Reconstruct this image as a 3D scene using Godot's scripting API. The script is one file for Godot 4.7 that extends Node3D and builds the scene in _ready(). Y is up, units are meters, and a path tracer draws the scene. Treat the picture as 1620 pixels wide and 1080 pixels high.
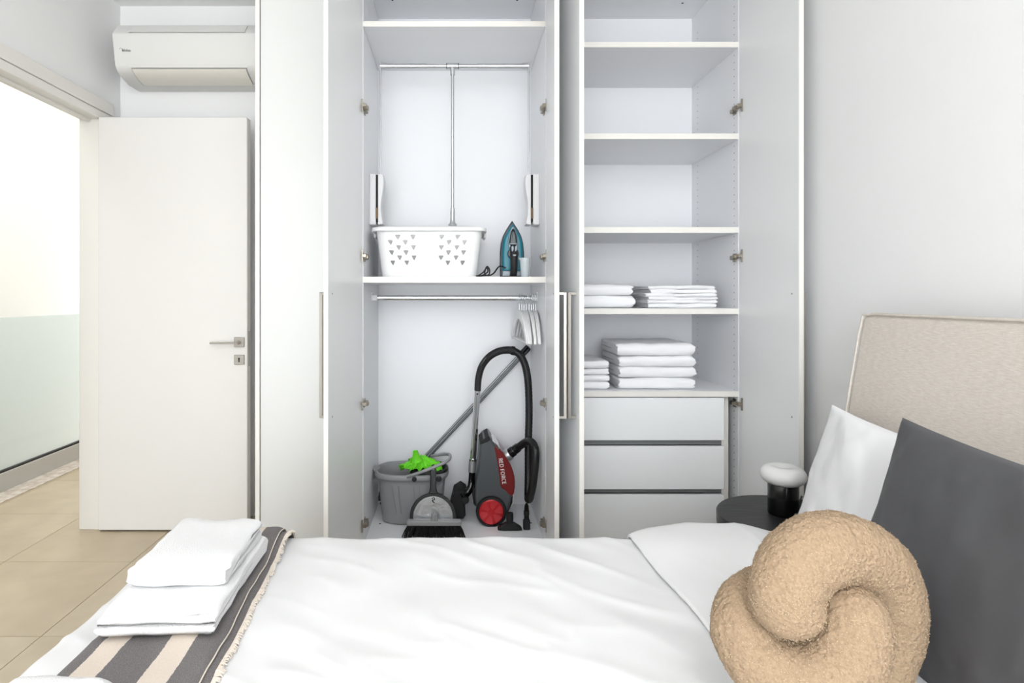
extends Node3D
# A bedroom looking onto an open white wardrobe. Metres, y up, the camera looks along -z.
const FOCAL := 914.0
const EYE := 1.2

# ---------------------------------------------------------------- mesh builder
class Shape:
	var v := PackedVector3Array()
	var n := PackedVector3Array()
	var uv := PackedVector2Array()
	var xf := Transform3D.IDENTITY

	func tri(a: Vector3, b: Vector3, c: Vector3) -> void:
		var q := (c - a).cross(b - a).normalized()
		trin(a, b, c, q, q, q)

	func trin(a: Vector3, b: Vector3, c: Vector3, na: Vector3, nb: Vector3, nc: Vector3, ua := Vector2.ZERO, ub := Vector2.ZERO, uc := Vector2.ZERO) -> void:
		v.append(a); v.append(b); v.append(c)
		n.append(na); n.append(nb); n.append(nc)
		uv.append(ua); uv.append(ub); uv.append(uc)

	func quad(a: Vector3, b: Vector3, c: Vector3, d: Vector3) -> void:
		tri(a, b, c)
		tri(a, c, d)

	# moves what was added since start by xf and turns it outside out
	func fix(start: int, hint := Vector3.ZERO) -> void:
		var vol := 0.0
		var mean := Vector3.ZERO
		for i in range(start, v.size(), 3):
			var cr := (v[i + 2] - v[i]).cross(v[i + 1] - v[i])
			vol += v[i].dot(cr)
			mean += cr
		var wrong := vol < 0.0
		if hint != Vector3.ZERO:
			wrong = mean.dot(hint) < 0.0
		if wrong:
			for i in range(start, v.size(), 3):
				var t := v[i + 1]; v[i + 1] = v[i + 2]; v[i + 2] = t
				var m := n[i + 1]; n[i + 1] = n[i + 2]; n[i + 2] = m
				var w := uv[i + 1]; uv[i + 1] = uv[i + 2]; uv[i + 2] = w
			for i in range(start, v.size()):
				n[i] = -n[i]
		if xf != Transform3D.IDENTITY:
			var nb := xf.basis.inverse().transposed()
			for i in range(start, v.size()):
				v[i] = xf * v[i]
				n[i] = (nb * n[i]).normalized()
			if xf.basis.determinant() < 0.0:
				for i in range(start, v.size(), 3):
					var t := v[i + 1]; v[i + 1] = v[i + 2]; v[i + 2] = t
					var m := n[i + 1]; n[i + 1] = n[i + 2]; n[i + 2] = m
					var w := uv[i + 1]; uv[i + 1] = uv[i + 2]; uv[i + 2] = w

	func box(lo: Vector3, hi: Vector3, bev := 0.0015) -> Shape:
		var start := v.size()
		var c := (lo + hi) / 2.0
		var h := (hi - lo).abs() / 2.0
		var b: float = min(bev, min(h.x, min(h.y, h.z)) * 0.9)
		for ax in 3:
			var a1 := (ax + 1) % 3
			var a2 := (ax + 2) % 3
			for s in [-1.0, 1.0]:
				var p := []
				for k in [[-1, -1], [1, -1], [1, 1], [-1, 1]]:
					var q := Vector3.ZERO
					q[ax] = h[ax] * s
					q[a1] = (h[a1] - b) * k[0]
					q[a2] = (h[a2] - b) * k[1]
					p.append(c + q)
				if s > 0:
					quad(p[0], p[3], p[2], p[1])
				else:
					quad(p[0], p[1], p[2], p[3])
		if b <= 0.0:
			fix(start)
			return self
		for ax in 3:
			var a1 := (ax + 1) % 3
			var a2 := (ax + 2) % 3
			for s1 in [-1.0, 1.0]:
				for s2 in [-1.0, 1.0]:
					var p := []
					for k in [[-1, 0], [1, 0], [1, 1], [-1, 1]]:
						var q := Vector3.ZERO
						q[ax] = (h[ax] - b) * k[0]
						q[a1] = s1 * (h[a1] - (b if k[1] == 1 else 0.0))
						q[a2] = s2 * (h[a2] - (0.0 if k[1] == 1 else b))
						p.append(c + q)
					if s1 * s2 > 0:
						quad(p[0], p[3], p[2], p[1])
					else:
						quad(p[0], p[1], p[2], p[3])
		for sx in [-1.0, 1.0]:
			for sy in [-1.0, 1.0]:
				for sz in [-1.0, 1.0]:
					var x := c + Vector3(sx * h.x, sy * (h.y - b), sz * (h.z - b))
					var y := c + Vector3(sx * (h.x - b), sy * h.y, sz * (h.z - b))
					var z := c + Vector3(sx * (h.x - b), sy * (h.y - b), sz * h.z)
					if sx * sy * sz > 0:
						tri(x, z, y)
					else:
						tri(x, y, z)
		fix(start)
		return self

	# smooth surface over rows of points
	func grid(p: Array, wrap_u := false, wrap_v := false, us := 1.0, vs := 1.0, hint := Vector3.ZERO, do_fix := true) -> Shape:
		var start := v.size()
		var nr := p.size()
		var nc: int = p[0].size()
		var nn := []
		for i in nr:
			var row := PackedVector3Array()
			row.resize(nc)
			nn.append(row)
		var mr := nr if wrap_v else nr - 1
		var mc := nc if wrap_u else nc - 1
		for i in mr:
			var i2 := (i + 1) % nr
			for j in mc:
				var j2 := (j + 1) % nc
				var q: Vector3 = (p[i2][j2] - p[i][j]).cross(p[i][j2] - p[i2][j])
				nn[i][j] += q; nn[i2][j] += q; nn[i][j2] += q; nn[i2][j2] += q
		for i in nr:
			for j in nc:
				nn[i][j] = nn[i][j].normalized()
		for i in mr:
			var i2 := (i + 1) % nr
			for j in mc:
				var j2 := (j + 1) % nc
				var a := Vector2(us * j / mc, vs * i / mr)
				var b := Vector2(us * (j + 1) / mc, vs * i / mr)
				var c := Vector2(us * (j + 1) / mc, vs * (i + 1) / mr)
				var d := Vector2(us * j / mc, vs * (i + 1) / mr)
				trin(p[i][j], p[i][j2], p[i2][j2], nn[i][j], nn[i][j2], nn[i2][j2], a, b, c)
				trin(p[i][j], p[i2][j2], p[i2][j], nn[i][j], nn[i2][j2], nn[i2][j], a, c, d)
		# winding of the loops above: make normals agree with it
		if v.size() > start:
			var agree := 0.0
			for i in range(start, v.size(), 3):
				agree += (v[i + 2] - v[i]).cross(v[i + 1] - v[i]).dot(n[i])
			if agree < 0.0:
				for i in range(start, v.size()):
					n[i] = -n[i]
		if do_fix:
			fix(start, hint)
		return self

	func tube(path: PackedVector3Array, radius, sides := 12, caps := true, flat := 1.0) -> Shape:
		var start := v.size()
		var t0 := (path[1] - path[0]).normalized()
		var up := Vector3.UP if abs(t0.y) < 0.9 else Vector3.RIGHT
		var side := t0.cross(up).normalized()
		var rows := []
		var keep := xf
		xf = Transform3D.IDENTITY
		for i in path.size():
			var t: Vector3 = (path[min(i + 1, path.size() - 1)] - path[max(i - 1, 0)]).normalized()
			side = (side - t * side.dot(t)).normalized()
			var other := t.cross(side)
			var r: float = radius[i] if radius is Array or radius is PackedFloat32Array else radius
			var row := PackedVector3Array()
			for k in sides:
				var a := TAU * k / sides
				row.append(path[i] + side * cos(a) * r + other * sin(a) * r * flat)
			rows.append(row)
		grid(rows, true, false, 1.0, 1.0, Vector3.ZERO, false)
		if caps:
			for e in [0, rows.size() - 1]:
				var c: Vector3 = path[e]
				for k in sides:
					if e == 0:
						tri(c, rows[e][(k + 1) % sides], rows[e][k])
					else:
						tri(c, rows[e][k], rows[e][(k + 1) % sides])
			var va := 0.0
			for i in range(start, v.size(), 3):
				pass
		xf = keep
		# caps must face out: compare with the ends' directions
		for i in range(start, v.size(), 3):
			var cr := (v[i + 2] - v[i]).cross(v[i + 1] - v[i])
			if cr.dot(n[i]) < 0.0:
				var t := v[i + 1]; v[i + 1] = v[i + 2]; v[i + 2] = t
				var m := n[i + 1]; n[i + 1] = n[i + 2]; n[i + 2] = m
		fix(start)
		return self

	# profile of (radius, height) turned round y; corners sharper than 40 degrees stay sharp
	func lathe(prof: Array, segs := 32, sx := 1.0, sz := 1.0) -> Shape:
		var start := v.size()
		var m := prof.size()
		var en := []
		for i in m - 1:
			var d: Vector2 = (prof[i + 1] - prof[i]).normalized()
			en.append(Vector2(d.y, -d.x))
		for i in m - 1:
			var n0: Vector2 = en[i]
			var n1: Vector2 = en[i]
			if i > 0 and en[i - 1].dot(en[i]) > 0.76:
				n0 = (en[i - 1] + en[i]).normalized()
			if i < m - 2 and en[i + 1].dot(en[i]) > 0.76:
				n1 = (en[i + 1] + en[i]).normalized()
			var p0: Vector2 = prof[i]
			var p1: Vector2 = prof[i + 1]
			for k in segs:
				var a := TAU * k / segs
				var b := TAU * (k + 1) / segs
				var da := Vector3(cos(a) * sx, 0, sin(a) * sz)
				var db := Vector3(cos(b) * sx, 0, sin(b) * sz)
				var A := da * p0.x + Vector3(0, p0.y, 0)
				var B := db * p0.x + Vector3(0, p0.y, 0)
				var C := db * p1.x + Vector3(0, p1.y, 0)
				var D := da * p1.x + Vector3(0, p1.y, 0)
				var nA := (Vector3(cos(a) / sx, 0, sin(a) / sz).normalized() * n0.x + Vector3(0, n0.y, 0)).normalized()
				var nB := (Vector3(cos(b) / sx, 0, sin(b) / sz).normalized() * n0.x + Vector3(0, n0.y, 0)).normalized()
				var nC := (Vector3(cos(b) / sx, 0, sin(b) / sz).normalized() * n1.x + Vector3(0, n1.y, 0)).normalized()
				var nD := (Vector3(cos(a) / sx, 0, sin(a) / sz).normalized() * n1.x + Vector3(0, n1.y, 0)).normalized()
				var u0 := Vector2(float(k) / segs, float(i) / m)
				if p1.x > 1e-6:
					trin(A, C, D, nA, nC, nD, u0, u0, u0)
				if p0.x > 1e-6:
					trin(A, B, C, nA, nB, nC, u0, u0, u0)
		var agree := 0.0
		for i in range(start, v.size(), 3):
			agree += (v[i + 2] - v[i]).cross(v[i + 1] - v[i]).dot(n[i])
		if agree < 0.0:
			for i in range(start, v.size(), 3):
				var t := v[i + 1]; v[i + 1] = v[i + 2]; v[i + 2] = t
				var q := n[i + 1]; n[i + 1] = n[i + 2]; n[i + 2] = q
		fix(start)
		return self

	# polygon in x, y pulled from z0 to z1, its rims rounded by bev
	func extrude(poly: PackedVector2Array, z0: float, z1: float, bev := 0.002, bsegs := 2) -> Shape:
		var start := v.size()
		var pts := poly.duplicate()
		if Geometry2D.is_polygon_clockwise(pts):
			pts.reverse()
		var m := pts.size()
		var en := []
		for i in m:
			var d := (pts[(i + 1) % m] - pts[i]).normalized()
			en.append(Vector2(d.y, -d.x))
		var off := []
		var cn := []
		for i in m:
			var a: Vector2 = en[(i + m - 1) % m]
			var b: Vector2 = en[i]
			var mid := (a + b).normalized()
			off.append(mid / max(0.35, mid.dot(b)))
			cn.append([mid, mid] if a.dot(b) > 0.7 else [a, b])
		var rings := []
		bev = min(bev, (z1 - z0) * 0.49)
		for e in 2:
			for jj in bsegs + 1:
				var j: int = jj if e == 0 else bsegs - jj
				var ph := PI / 2 * j / bsegs
				rings.append([bev * (1.0 - sin(ph)), z0 + bev * (1.0 - cos(ph)) if e == 0 else z1 - bev * (1.0 - cos(ph)), sin(ph), -cos(ph) if e == 0 else cos(ph)])
		for r in rings.size() - 1:
			var a = rings[r]
			var b = rings[r + 1]
			for i in m:
				var k := (i + 1) % m
				var pa: Vector2 = pts[i] - off[i] * a[0]
				var pb: Vector2 = pts[k] - off[k] * a[0]
				var pc: Vector2 = pts[k] - off[k] * b[0]
				var pd: Vector2 = pts[i] - off[i] * b[0]
				var ni: Vector2 = cn[i][1]
				var nk: Vector2 = cn[k][0]
				var nA := Vector3(ni.x * a[2], ni.y * a[2], a[3]).normalized()
				var nB := Vector3(nk.x * a[2], nk.y * a[2], a[3]).normalized()
				var nC := Vector3(nk.x * b[2], nk.y * b[2], b[3]).normalized()
				var nD := Vector3(ni.x * b[2], ni.y * b[2], b[3]).normalized()
				var A := Vector3(pa.x, pa.y, a[1])
				var B := Vector3(pb.x, pb.y, a[1])
				var C := Vector3(pc.x, pc.y, b[1])
				var D := Vector3(pd.x, pd.y, b[1])
				trin(A, C, B, nA, nC, nB)
				trin(A, D, C, nA, nD, nC)
		for e in 2:
			var cap := PackedVector2Array()
			for i in m:
				cap.append(pts[i] - off[i] * bev)
			var ids := Geometry2D.triangulate_polygon(cap)
			if ids.is_empty():
				ids = Geometry2D.triangulate_polygon(pts)
			var z := z0 if e == 0 else z1
			var q := Vector3(0, 0, -1 if e == 0 else 1)
			for i in range(0, ids.size(), 3):
				var A := Vector3(cap[ids[i]].x, cap[ids[i]].y, z)
				var B := Vector3(cap[ids[i + 1]].x, cap[ids[i + 1]].y, z)
				var C := Vector3(cap[ids[i + 2]].x, cap[ids[i + 2]].y, z)
				if (C - A).cross(B - A).dot(q) < 0:
					trin(A, C, B, q, q, q)
				else:
					trin(A, B, C, q, q, q)
		fix(start)
		return self

	# soft block: rounded box with noise, smooth all over
	func soft(size: Vector3, r: float, segs: Vector3i, noise: FastNoiseLite = null, amp := 0.0) -> Shape:
		var start := v.size()
		var h := size / 2.0
		var keep := xf
		xf = Transform3D.IDENTITY
		for ax in 3:
			var a1 := (ax + 1) % 3
			var a2 := (ax + 2) % 3
			for s in [-1.0, 1.0]:
				var rows := []
				for i in segs[a1] + 1:
					var row := PackedVector3Array()
					for j in segs[a2] + 1:
						var q := Vector3.ZERO
						q[ax] = h[ax] * s
						q[a1] = _spread(float(i) / segs[a1], h[a1], r)
						q[a2] = _spread(float(j) / segs[a2], h[a2], r)
						var inner := Vector3(clamp(q.x, -h.x + r, h.x - r), clamp(q.y, -h.y + r, h.y - r), clamp(q.z, -h.z + r, h.z - r))
						var d := (q - inner)
						var p := inner + d.normalized() * r
						if noise:
							p += d.normalized() * amp * noise.get_noise_3dv(keep * p)
						row.append(p)
					rows.append(row)
				for i in segs[a1]:
					for j in segs[a2]:
						if s > 0:
							quad(rows[i][j], rows[i][j + 1], rows[i + 1][j + 1], rows[i + 1][j])
						else:
							quad(rows[i][j], rows[i + 1][j], rows[i + 1][j + 1], rows[i][j + 1])
		xf = keep
		weld(start)
		fix(start)
		return self

	func _spread(t: float, h: float, r: float) -> float:
		# denser towards the rims so that the rounding has rings of its own
		var k := 0.28
		if t < k:
			return -h + r * (1.0 - cos(t / k * PI / 2)) * 1.0
		if t > 1.0 - k:
			return h - r * (1.0 - cos((1.0 - t) / k * PI / 2)) * 1.0
		return lerp(-h + r, h - r, (t - k) / (1.0 - 2 * k))

	func weld(start: int) -> void:
		var sum := {}
		for i in range(start, v.size(), 3):
			var cr := (v[i + 2] - v[i]).cross(v[i + 1] - v[i])
			for k in 3:
				var key := Vector3i((v[i + k] * 20000.0).round())
				sum[key] = sum.get(key, Vector3.ZERO) + cr
		for i in range(start, v.size()):
			n[i] = sum[Vector3i((v[i] * 20000.0).round())].normalized()

	func mesh() -> ArrayMesh:
		var a := []
		a.resize(Mesh.ARRAY_MAX)
		a[Mesh.ARRAY_VERTEX] = v
		a[Mesh.ARRAY_NORMAL] = n
		a[Mesh.ARRAY_TEX_UV] = uv
		var m := ArrayMesh.new()
		m.add_surface_from_arrays(Mesh.PRIMITIVE_TRIANGLES, a)
		return m

# ---------------------------------------------------------------- node helpers
var M := {}
var taken := {}

func numbered(called: String) -> String:
	var k: int = taken.get(called, -1) + 1
	taken[called] = k
	return called if k == 0 else "%s_%03d" % [called, k]

func tag(o: Node, label: String, category: String, group := "") -> Node:
	o.set_meta("label", label)
	o.set_meta("category", category)
	if group:
		o.set_meta("group", group)
	return o

func thing(called: String, label: String, category: String, where := Vector3.ZERO, group := "") -> Node3D:
	var o := Node3D.new()
	o.name = numbered(called)
	add_child(o)
	o.position = where
	tag(o, label, category, group)
	return o

func part(s: Shape, called: String, m: Material, parent: Node, label := "") -> MeshInstance3D:
	var o := MeshInstance3D.new()
	o.name = numbered(called) if parent == self else called
	o.mesh = s.mesh()
	o.material_override = m
	parent.add_child(o, true)
	if label:
		o.set_meta("label", label)
	return o

func struct(s: Shape, called: String, m: Material, label: String) -> MeshInstance3D:
	var o := part(s, called, m, self)
	o.set_meta("kind", "structure")
	o.set_meta("label", label)
	o.set_meta("category", called.get_slice("_", 0))
	return o

func sh(xf := Transform3D.IDENTITY) -> Shape:
	var s := Shape.new()
	s.xf = xf
	return s

func V(x: float, y: float, z: float) -> Vector3:
	return Vector3(x, y, z)

# a measured direction and its depth, as a point in the room
func at(x: float, y: float, depth: float) -> Vector3:
	return Vector3((x - 720.0) * depth / FOCAL, EYE - (y - 468.0) * depth / FOCAL, -depth)

func at2(x: float, y: float, depth: float) -> Vector2:
	var p := at(x, y, depth)
	return Vector2(p.x, p.y)

func curve(points: Array, steps := 8) -> PackedVector3Array:
	var out := PackedVector3Array()
	for i in points.size() - 1:
		var a: Vector3 = points[max(i - 1, 0)]
		var b: Vector3 = points[i]
		var c: Vector3 = points[i + 1]
		var d: Vector3 = points[min(i + 2, points.size() - 1)]
		for k in steps:
			out.append(b.cubic_interpolate(c, a, d, float(k) / steps))
	out.append(points[-1])
	return out

func rounder(poly: Array, times := 2) -> PackedVector2Array:
	var p := PackedVector2Array(poly)
	for t in times:
		var q := PackedVector2Array()
		for i in p.size():
			var a := p[i]
			var b := p[(i + 1) % p.size()]
			q.append(a.lerp(b, 0.25))
			q.append(a.lerp(b, 0.75))
		p = q
	return p

func oval(cx: float, cy: float, rx: float, ry: float, k := 28) -> PackedVector2Array:
	var p := PackedVector2Array()
	for i in k:
		p.append(Vector2(cx + rx * cos(TAU * i / k), cy + ry * sin(TAU * i / k)))
	return p

func noise(frequency: float, seeded: int, octaves := 3) -> FastNoiseLite:
	var f := FastNoiseLite.new()
	f.noise_type = FastNoiseLite.TYPE_SIMPLEX_SMOOTH
	f.seed = seeded
	f.frequency = frequency
	f.fractal_octaves = octaves
	return f

func tex(im: Image) -> ImageTexture:
	im.generate_mipmaps()
	return ImageTexture.create_from_image(im)

func mat(c: Color, rough: float, metal := 0.0) -> StandardMaterial3D:
	var m := StandardMaterial3D.new()
	m.albedo_color = c
	m.roughness = rough
	m.metallic = metal
	return m

func relief(m: StandardMaterial3D, im: Image, per_metre: float, cm: float) -> StandardMaterial3D:
	m.uv1_triplanar = true
	m.uv1_scale = Vector3.ONE * per_metre
	m.heightmap_enabled = true
	m.heightmap_scale = cm
	m.heightmap_texture = tex(im)
	return m

func tinted(im: Image, low: Color, high: Color) -> Image:
	var o := Image.create(im.get_width(), im.get_height(), false, Image.FORMAT_RGB8)
	for y in im.get_height():
		for x in im.get_width():
			o.set_pixel(x, y, low.lerp(high, im.get_pixel(x, y).r))
	return o

func weave(size: int, seeded: int) -> Image:
	var r := RandomNumberGenerator.new()
	r.seed = seeded
	var rows := PackedFloat32Array()
	var cols := PackedFloat32Array()
	for i in size:
		rows.append(r.randf())
		cols.append(r.randf())
	var o := Image.create(size, size, false, Image.FORMAT_L8)
	for y in size:
		for x in size:
			var k := 0.5 + 0.5 * sin(x * PI / 2.0) * sin(y * PI / 2.0)
			o.set_pixel(x, y, Color.from_hsv(0, 0, clamp(0.25 + 0.25 * k + 0.25 * rows[y] + 0.2 * cols[x] + 0.15 * r.randf(), 0, 1)))
	return o

func materials() -> void:
	var fine := noise(0.06, 3, 4).get_seamless_image(256, 256)
	var coarse := noise(0.012, 7, 4).get_seamless_image(256, 256)
	M.wall = relief(mat(Color(0.942, 0.942, 0.94), 0.9), fine, 2.0, 0.03)
	M.ceiling = mat(Color(0.95, 0.95, 0.947), 0.95)
	M.hall_wall = relief(mat(Color(0.925, 0.92, 0.905), 0.9), fine, 2.0, 0.03)
	M.carcass = mat(Color(0.952, 0.955, 0.963), 0.42)
	M.panel = mat(Color(0.95, 0.952, 0.95), 0.3)
	M.front = mat(Color(0.865, 0.867, 0.858), 0.3)
	M.edge = mat(Color(0.925, 0.912, 0.885), 0.4)
	M.drawer = mat(Color(0.95, 0.957, 0.957), 0.4)
	M.door_white = mat(Color(0.9, 0.892, 0.878), 0.45)
	M.door_trim = mat(Color(0.92, 0.91, 0.89), 0.5)
	M.tile_a = mat(Color.WHITE, 0.35)
	M.tile_a.uv1_triplanar = true
	M.tile_a.uv1_world_triplanar = true
	M.tile_a.uv1_scale = Vector3.ONE * 1.3
	M.tile_a.albedo_texture = tex(tinted(coarse, Color(0.705, 0.645, 0.55), Color(0.765, 0.71, 0.615)))
	M.tile_b = mat(Color(0.975, 0.97, 0.96), 0.35)
	M.tile_b.uv1_triplanar = true
	M.tile_b.uv1_world_triplanar = true
	M.tile_b.uv1_scale = Vector3.ONE * 1.1
	M.tile_b.albedo_texture = M.tile_a.albedo_texture
	M.grout = mat(Color(0.5, 0.44, 0.35), 0.9)
	M.marble = mat(Color.WHITE, 0.3)
	M.marble.uv1_triplanar = true
	M.marble.uv1_scale = Vector3.ONE * 3.0
	M.marble.albedo_texture = tex(tinted(noise(0.02, 21, 5).get_seamless_image(256, 256), Color(0.72, 0.67, 0.62), Color(0.93, 0.9, 0.87)))
	M.steel_grey = mat(Color(0.66, 0.66, 0.66), 0.5, 0.3)
	M.rail = mat(Color(0.52, 0.53, 0.53), 0.5)  # grey tone of the shade in the drawer gaps
	M.channel = mat(Color(0.8, 0.8, 0.79), 0.5, 0.1)
	M.gasket = mat(Color(0.16, 0.15, 0.15), 0.6)
	M.glass = mat(Color(0.8, 0.91, 0.92, 0.24), 0.03)
	M.glass.transparency = BaseMaterial3D.TRANSPARENCY_ALPHA
	M.pane = mat(Color(0.9, 0.95, 0.95, 0.06), 0.02)
	M.pane.transparency = BaseMaterial3D.TRANSPARENCY_ALPHA
	M.nickel = mat(Color(0.66, 0.64, 0.61), 0.4, 0.85)
	M.hinge = mat(Color(0.62, 0.59, 0.54), 0.32, 0.9)
	M.alu = mat(Color(0.8, 0.81, 0.82), 0.35, 0.85)
	M.chrome = mat(Color(0.88, 0.89, 0.9), 0.06, 1.0)
	M.hole = mat(Color(0.13, 0.13, 0.13), 0.9)
	M.slot = mat(Color(0.1, 0.1, 0.1), 0.7)
	M.bronze = mat(Color(0.45, 0.36, 0.27), 0.5, 0.4)
	M.lift_white = mat(Color(0.9, 0.9, 0.9), 0.4)
	M.plastic_white = mat(Color(0.945, 0.945, 0.94), 0.35)
	M.plastic_white.backlight = Color(0.3, 0.3, 0.3)
	M.ac = mat(Color(0.87, 0.868, 0.857), 0.4)
	M.ac_flap = mat(Color(0.92, 0.905, 0.87), 0.4)
	M.ac_grille = mat(Color(0.6, 0.6, 0.59), 0.6)
	M.fill_lamp_glow = mat(Color(0.95, 0.95, 0.93), 0.5)  # glowing disc of the added fill lamp
	M.fill_lamp_glow.emission_enabled = true
	M.fill_lamp_glow.emission = Color(1.0, 0.98, 0.95)
	M.fill_lamp_glow.emission_energy_multiplier = 1.5
	M.ink = mat(Color(0.42, 0.42, 0.42), 0.6)
	M.black = mat(Color(0.055, 0.056, 0.06), 0.45)
	M.black_soft = mat(Color(0.08, 0.08, 0.085), 0.7)
	M.black_gloss = mat(Color(0.04, 0.042, 0.045), 0.2)
	M.vac_grey = mat(Color(0.3, 0.315, 0.325), 0.38)
	M.vac_red = mat(Color(0.44, 0.04, 0.055), 0.18)
	M.vac_red.clearcoat_enabled = true
	M.vac_red.clearcoat = 0.6
	M.vac_hub = mat(Color(0.74, 0.13, 0.16), 0.25, 0.2)
	M.vac_hub_dark = mat(Color(0.78, 0.2, 0.23), 0.22, 0.2)
	M.white_print = mat(Color(0.95, 0.95, 0.95), 0.5)
	M.bucket = mat(Color(0.57, 0.575, 0.58), 0.42)
	M.bucket_dark = mat(Color(0.11, 0.11, 0.115), 0.5)
	M.green = relief(mat(Color(0.45, 0.88, 0.16), 0.8), fine, 14.0, 0.1)
	M.pole = mat(Color(0.56, 0.57, 0.58), 0.35, 0.6)
	M.pole_dark = mat(Color(0.4, 0.41, 0.42), 0.35, 0.6)
	M.foil = mat(Color(0.9, 0.91, 0.92), 0.08, 0.72)
	M.foil = relief(M.foil, noise(0.02, 33, 2).get_seamless_image(256, 256), 6.0, 0.12)
	M.bristle = mat(Color(0.1, 0.1, 0.105), 0.4)
	M.teal = mat(Color(0.05, 0.45, 0.52), 0.3)
	M.teal_dark = mat(Color(0.04, 0.13, 0.15), 0.15)
	M.iron_grey = mat(Color(0.5, 0.53, 0.55), 0.35, 0.3)
	M.iron_rim = mat(Color(0.13, 0.17, 0.21), 0.3)
	M.cup = mat(Color(0.9, 0.93, 0.94, 0.45), 0.25)
	M.cup.transparency = BaseMaterial3D.TRANSPARENCY_ALPHA
	var pile := noise(0.12, 41, 3).get_seamless_image(256, 256)
	M.towel = relief(mat(Color(0.965, 0.965, 0.97), 0.95), pile, 9.0, 0.12)
	M.towel_bed = relief(mat(Color(0.91, 0.91, 0.91), 0.95), pile, 9.0, 0.12)
	var linen := weave(256, 5)
	M.sheet = relief(mat(Color(0.9, 0.9, 0.905), 0.85), linen, 12.0, 0.012)
	M.duvet = relief(mat(Color(0.89, 0.89, 0.89), 0.85), linen, 10.0, 0.012)
	M.pillow_grey = relief(mat(Color(0.295, 0.295, 0.305), 0.75), linen, 10.0, 0.02)
	M.pillow_grey.rim_enabled = true
	M.pillow_grey.rim = 0.3
	# upholstery: threads running along the headboard
	var threads := FastNoiseLite.new()
	threads.seed = 12
	threads.frequency = 0.05
	threads.fractal_octaves = 4
	var up := Image.create(512, 512, false, Image.FORMAT_RGB8)
	var upr := RandomNumberGenerator.new()
	upr.seed = 9
	for y in 512:
		for x in 512:
			var k: float = clamp(0.5 + 0.65 * threads.get_noise_2d(x * 0.6, y * 9.0) + 0.12 * upr.randf(), 0, 1)
			up.set_pixel(x, y, Color(0.74, 0.7, 0.655).lerp(Color(0.86, 0.835, 0.8), k))
	M.linen = mat(Color.WHITE, 0.9)
	M.linen.uv1_triplanar = true
	M.linen.uv1_scale = Vector3.ONE * 2.2
	M.linen.albedo_texture = tex(up)
	relief(M.linen, linen, 2.2, 0.04)
	M.boucle = mat(Color.WHITE, 1.0)
	var curls := FastNoiseLite.new()
	curls.noise_type = FastNoiseLite.TYPE_CELLULAR
	curls.seed = 4
	curls.frequency = 0.06
	curls.fractal_octaves = 2
	var curl_image := curls.get_seamless_image(256, 256)
	relief(M.boucle, curl_image, 7.0, 0.45)
	M.boucle.albedo_texture = tex(tinted(noise(0.09, 17, 4).get_seamless_image(256, 256), Color(0.555, 0.468, 0.37), Color(0.685, 0.595, 0.49)))
	M.boucle_curl = mat(Color(0.72, 0.635, 0.53), 1.0)
	M.lamp_glass = mat(Color(0.93, 0.93, 0.92), 0.25)
	var grain := FastNoiseLite.new()
	grain.seed = 8
	grain.frequency = 0.02
	grain.fractal_octaves = 4
	var wood := Image.create(256, 256, false, Image.FORMAT_RGB8)
	for y in 256:
		for x in 256:
			var k: float = clamp(0.5 + grain.get_noise_2d(x * 0.5, y * 7.0), 0, 1)
			wood.set_pixel(x, y, Color(0.085, 0.083, 0.085).lerp(Color(0.2, 0.195, 0.195), k))
	M.black_wood = mat(Color.WHITE, 0.42)
	M.black_wood.uv1_triplanar = true
	M.black_wood.uv1_scale = Vector3.ONE * 2.0
	M.black_wood.albedo_texture = tex(wood)
	# striped throw: dark heather and cream bands across u
	var st := Image.create(512, 512, false, Image.FORMAT_RGB8)
	var rr := RandomNumberGenerator.new()
	rr.seed = 77
	var hn := noise(0.05, 55, 3)
	for x in 512:
		for y in 512:
			var w := x / 512.0 + 0.004 * hn.get_noise_2d(x * 0.2, y * 1.5)
			var dark: bool = w < 0.114 or (w > 0.29 and w < 0.587) or (w > 0.776 and w < 0.985)
			var s := rr.randf() * 0.55 + 0.45 * (0.5 + hn.get_noise_2d(x * 6.0, y * 6.0))
			var c := Color(0.31, 0.3, 0.3).lerp(Color(0.58, 0.56, 0.555), s) if dark else Color(0.8, 0.745, 0.69).lerp(Color(0.89, 0.85, 0.8), s)
			st.set_pixel(x, y, c)
	M.throw = mat(Color.WHITE, 0.95)
	M.throw.albedo_texture = tex(st)
	M.throw.uv1_scale = Vector3(1, 5, 1)
	M.throw_dark = mat(Color.WHITE, 0.95)
	M.throw_dark.uv1_triplanar = true
	M.throw_dark.uv1_scale = Vector3.ONE * 4.0
	var speck := Image.create(256, 256, false, Image.FORMAT_RGB8)
	for y in 256:
		for x in 256:
			speck.set_pixel(x, y, Color(0.3, 0.29, 0.29).lerp(Color(0.56, 0.54, 0.535), rr.randf() * 0.6 + 0.2))
	M.throw_dark.albedo_texture = tex(speck)
	M.fringe = mat(Color(0.87, 0.83, 0.78), 0.95)

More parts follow.
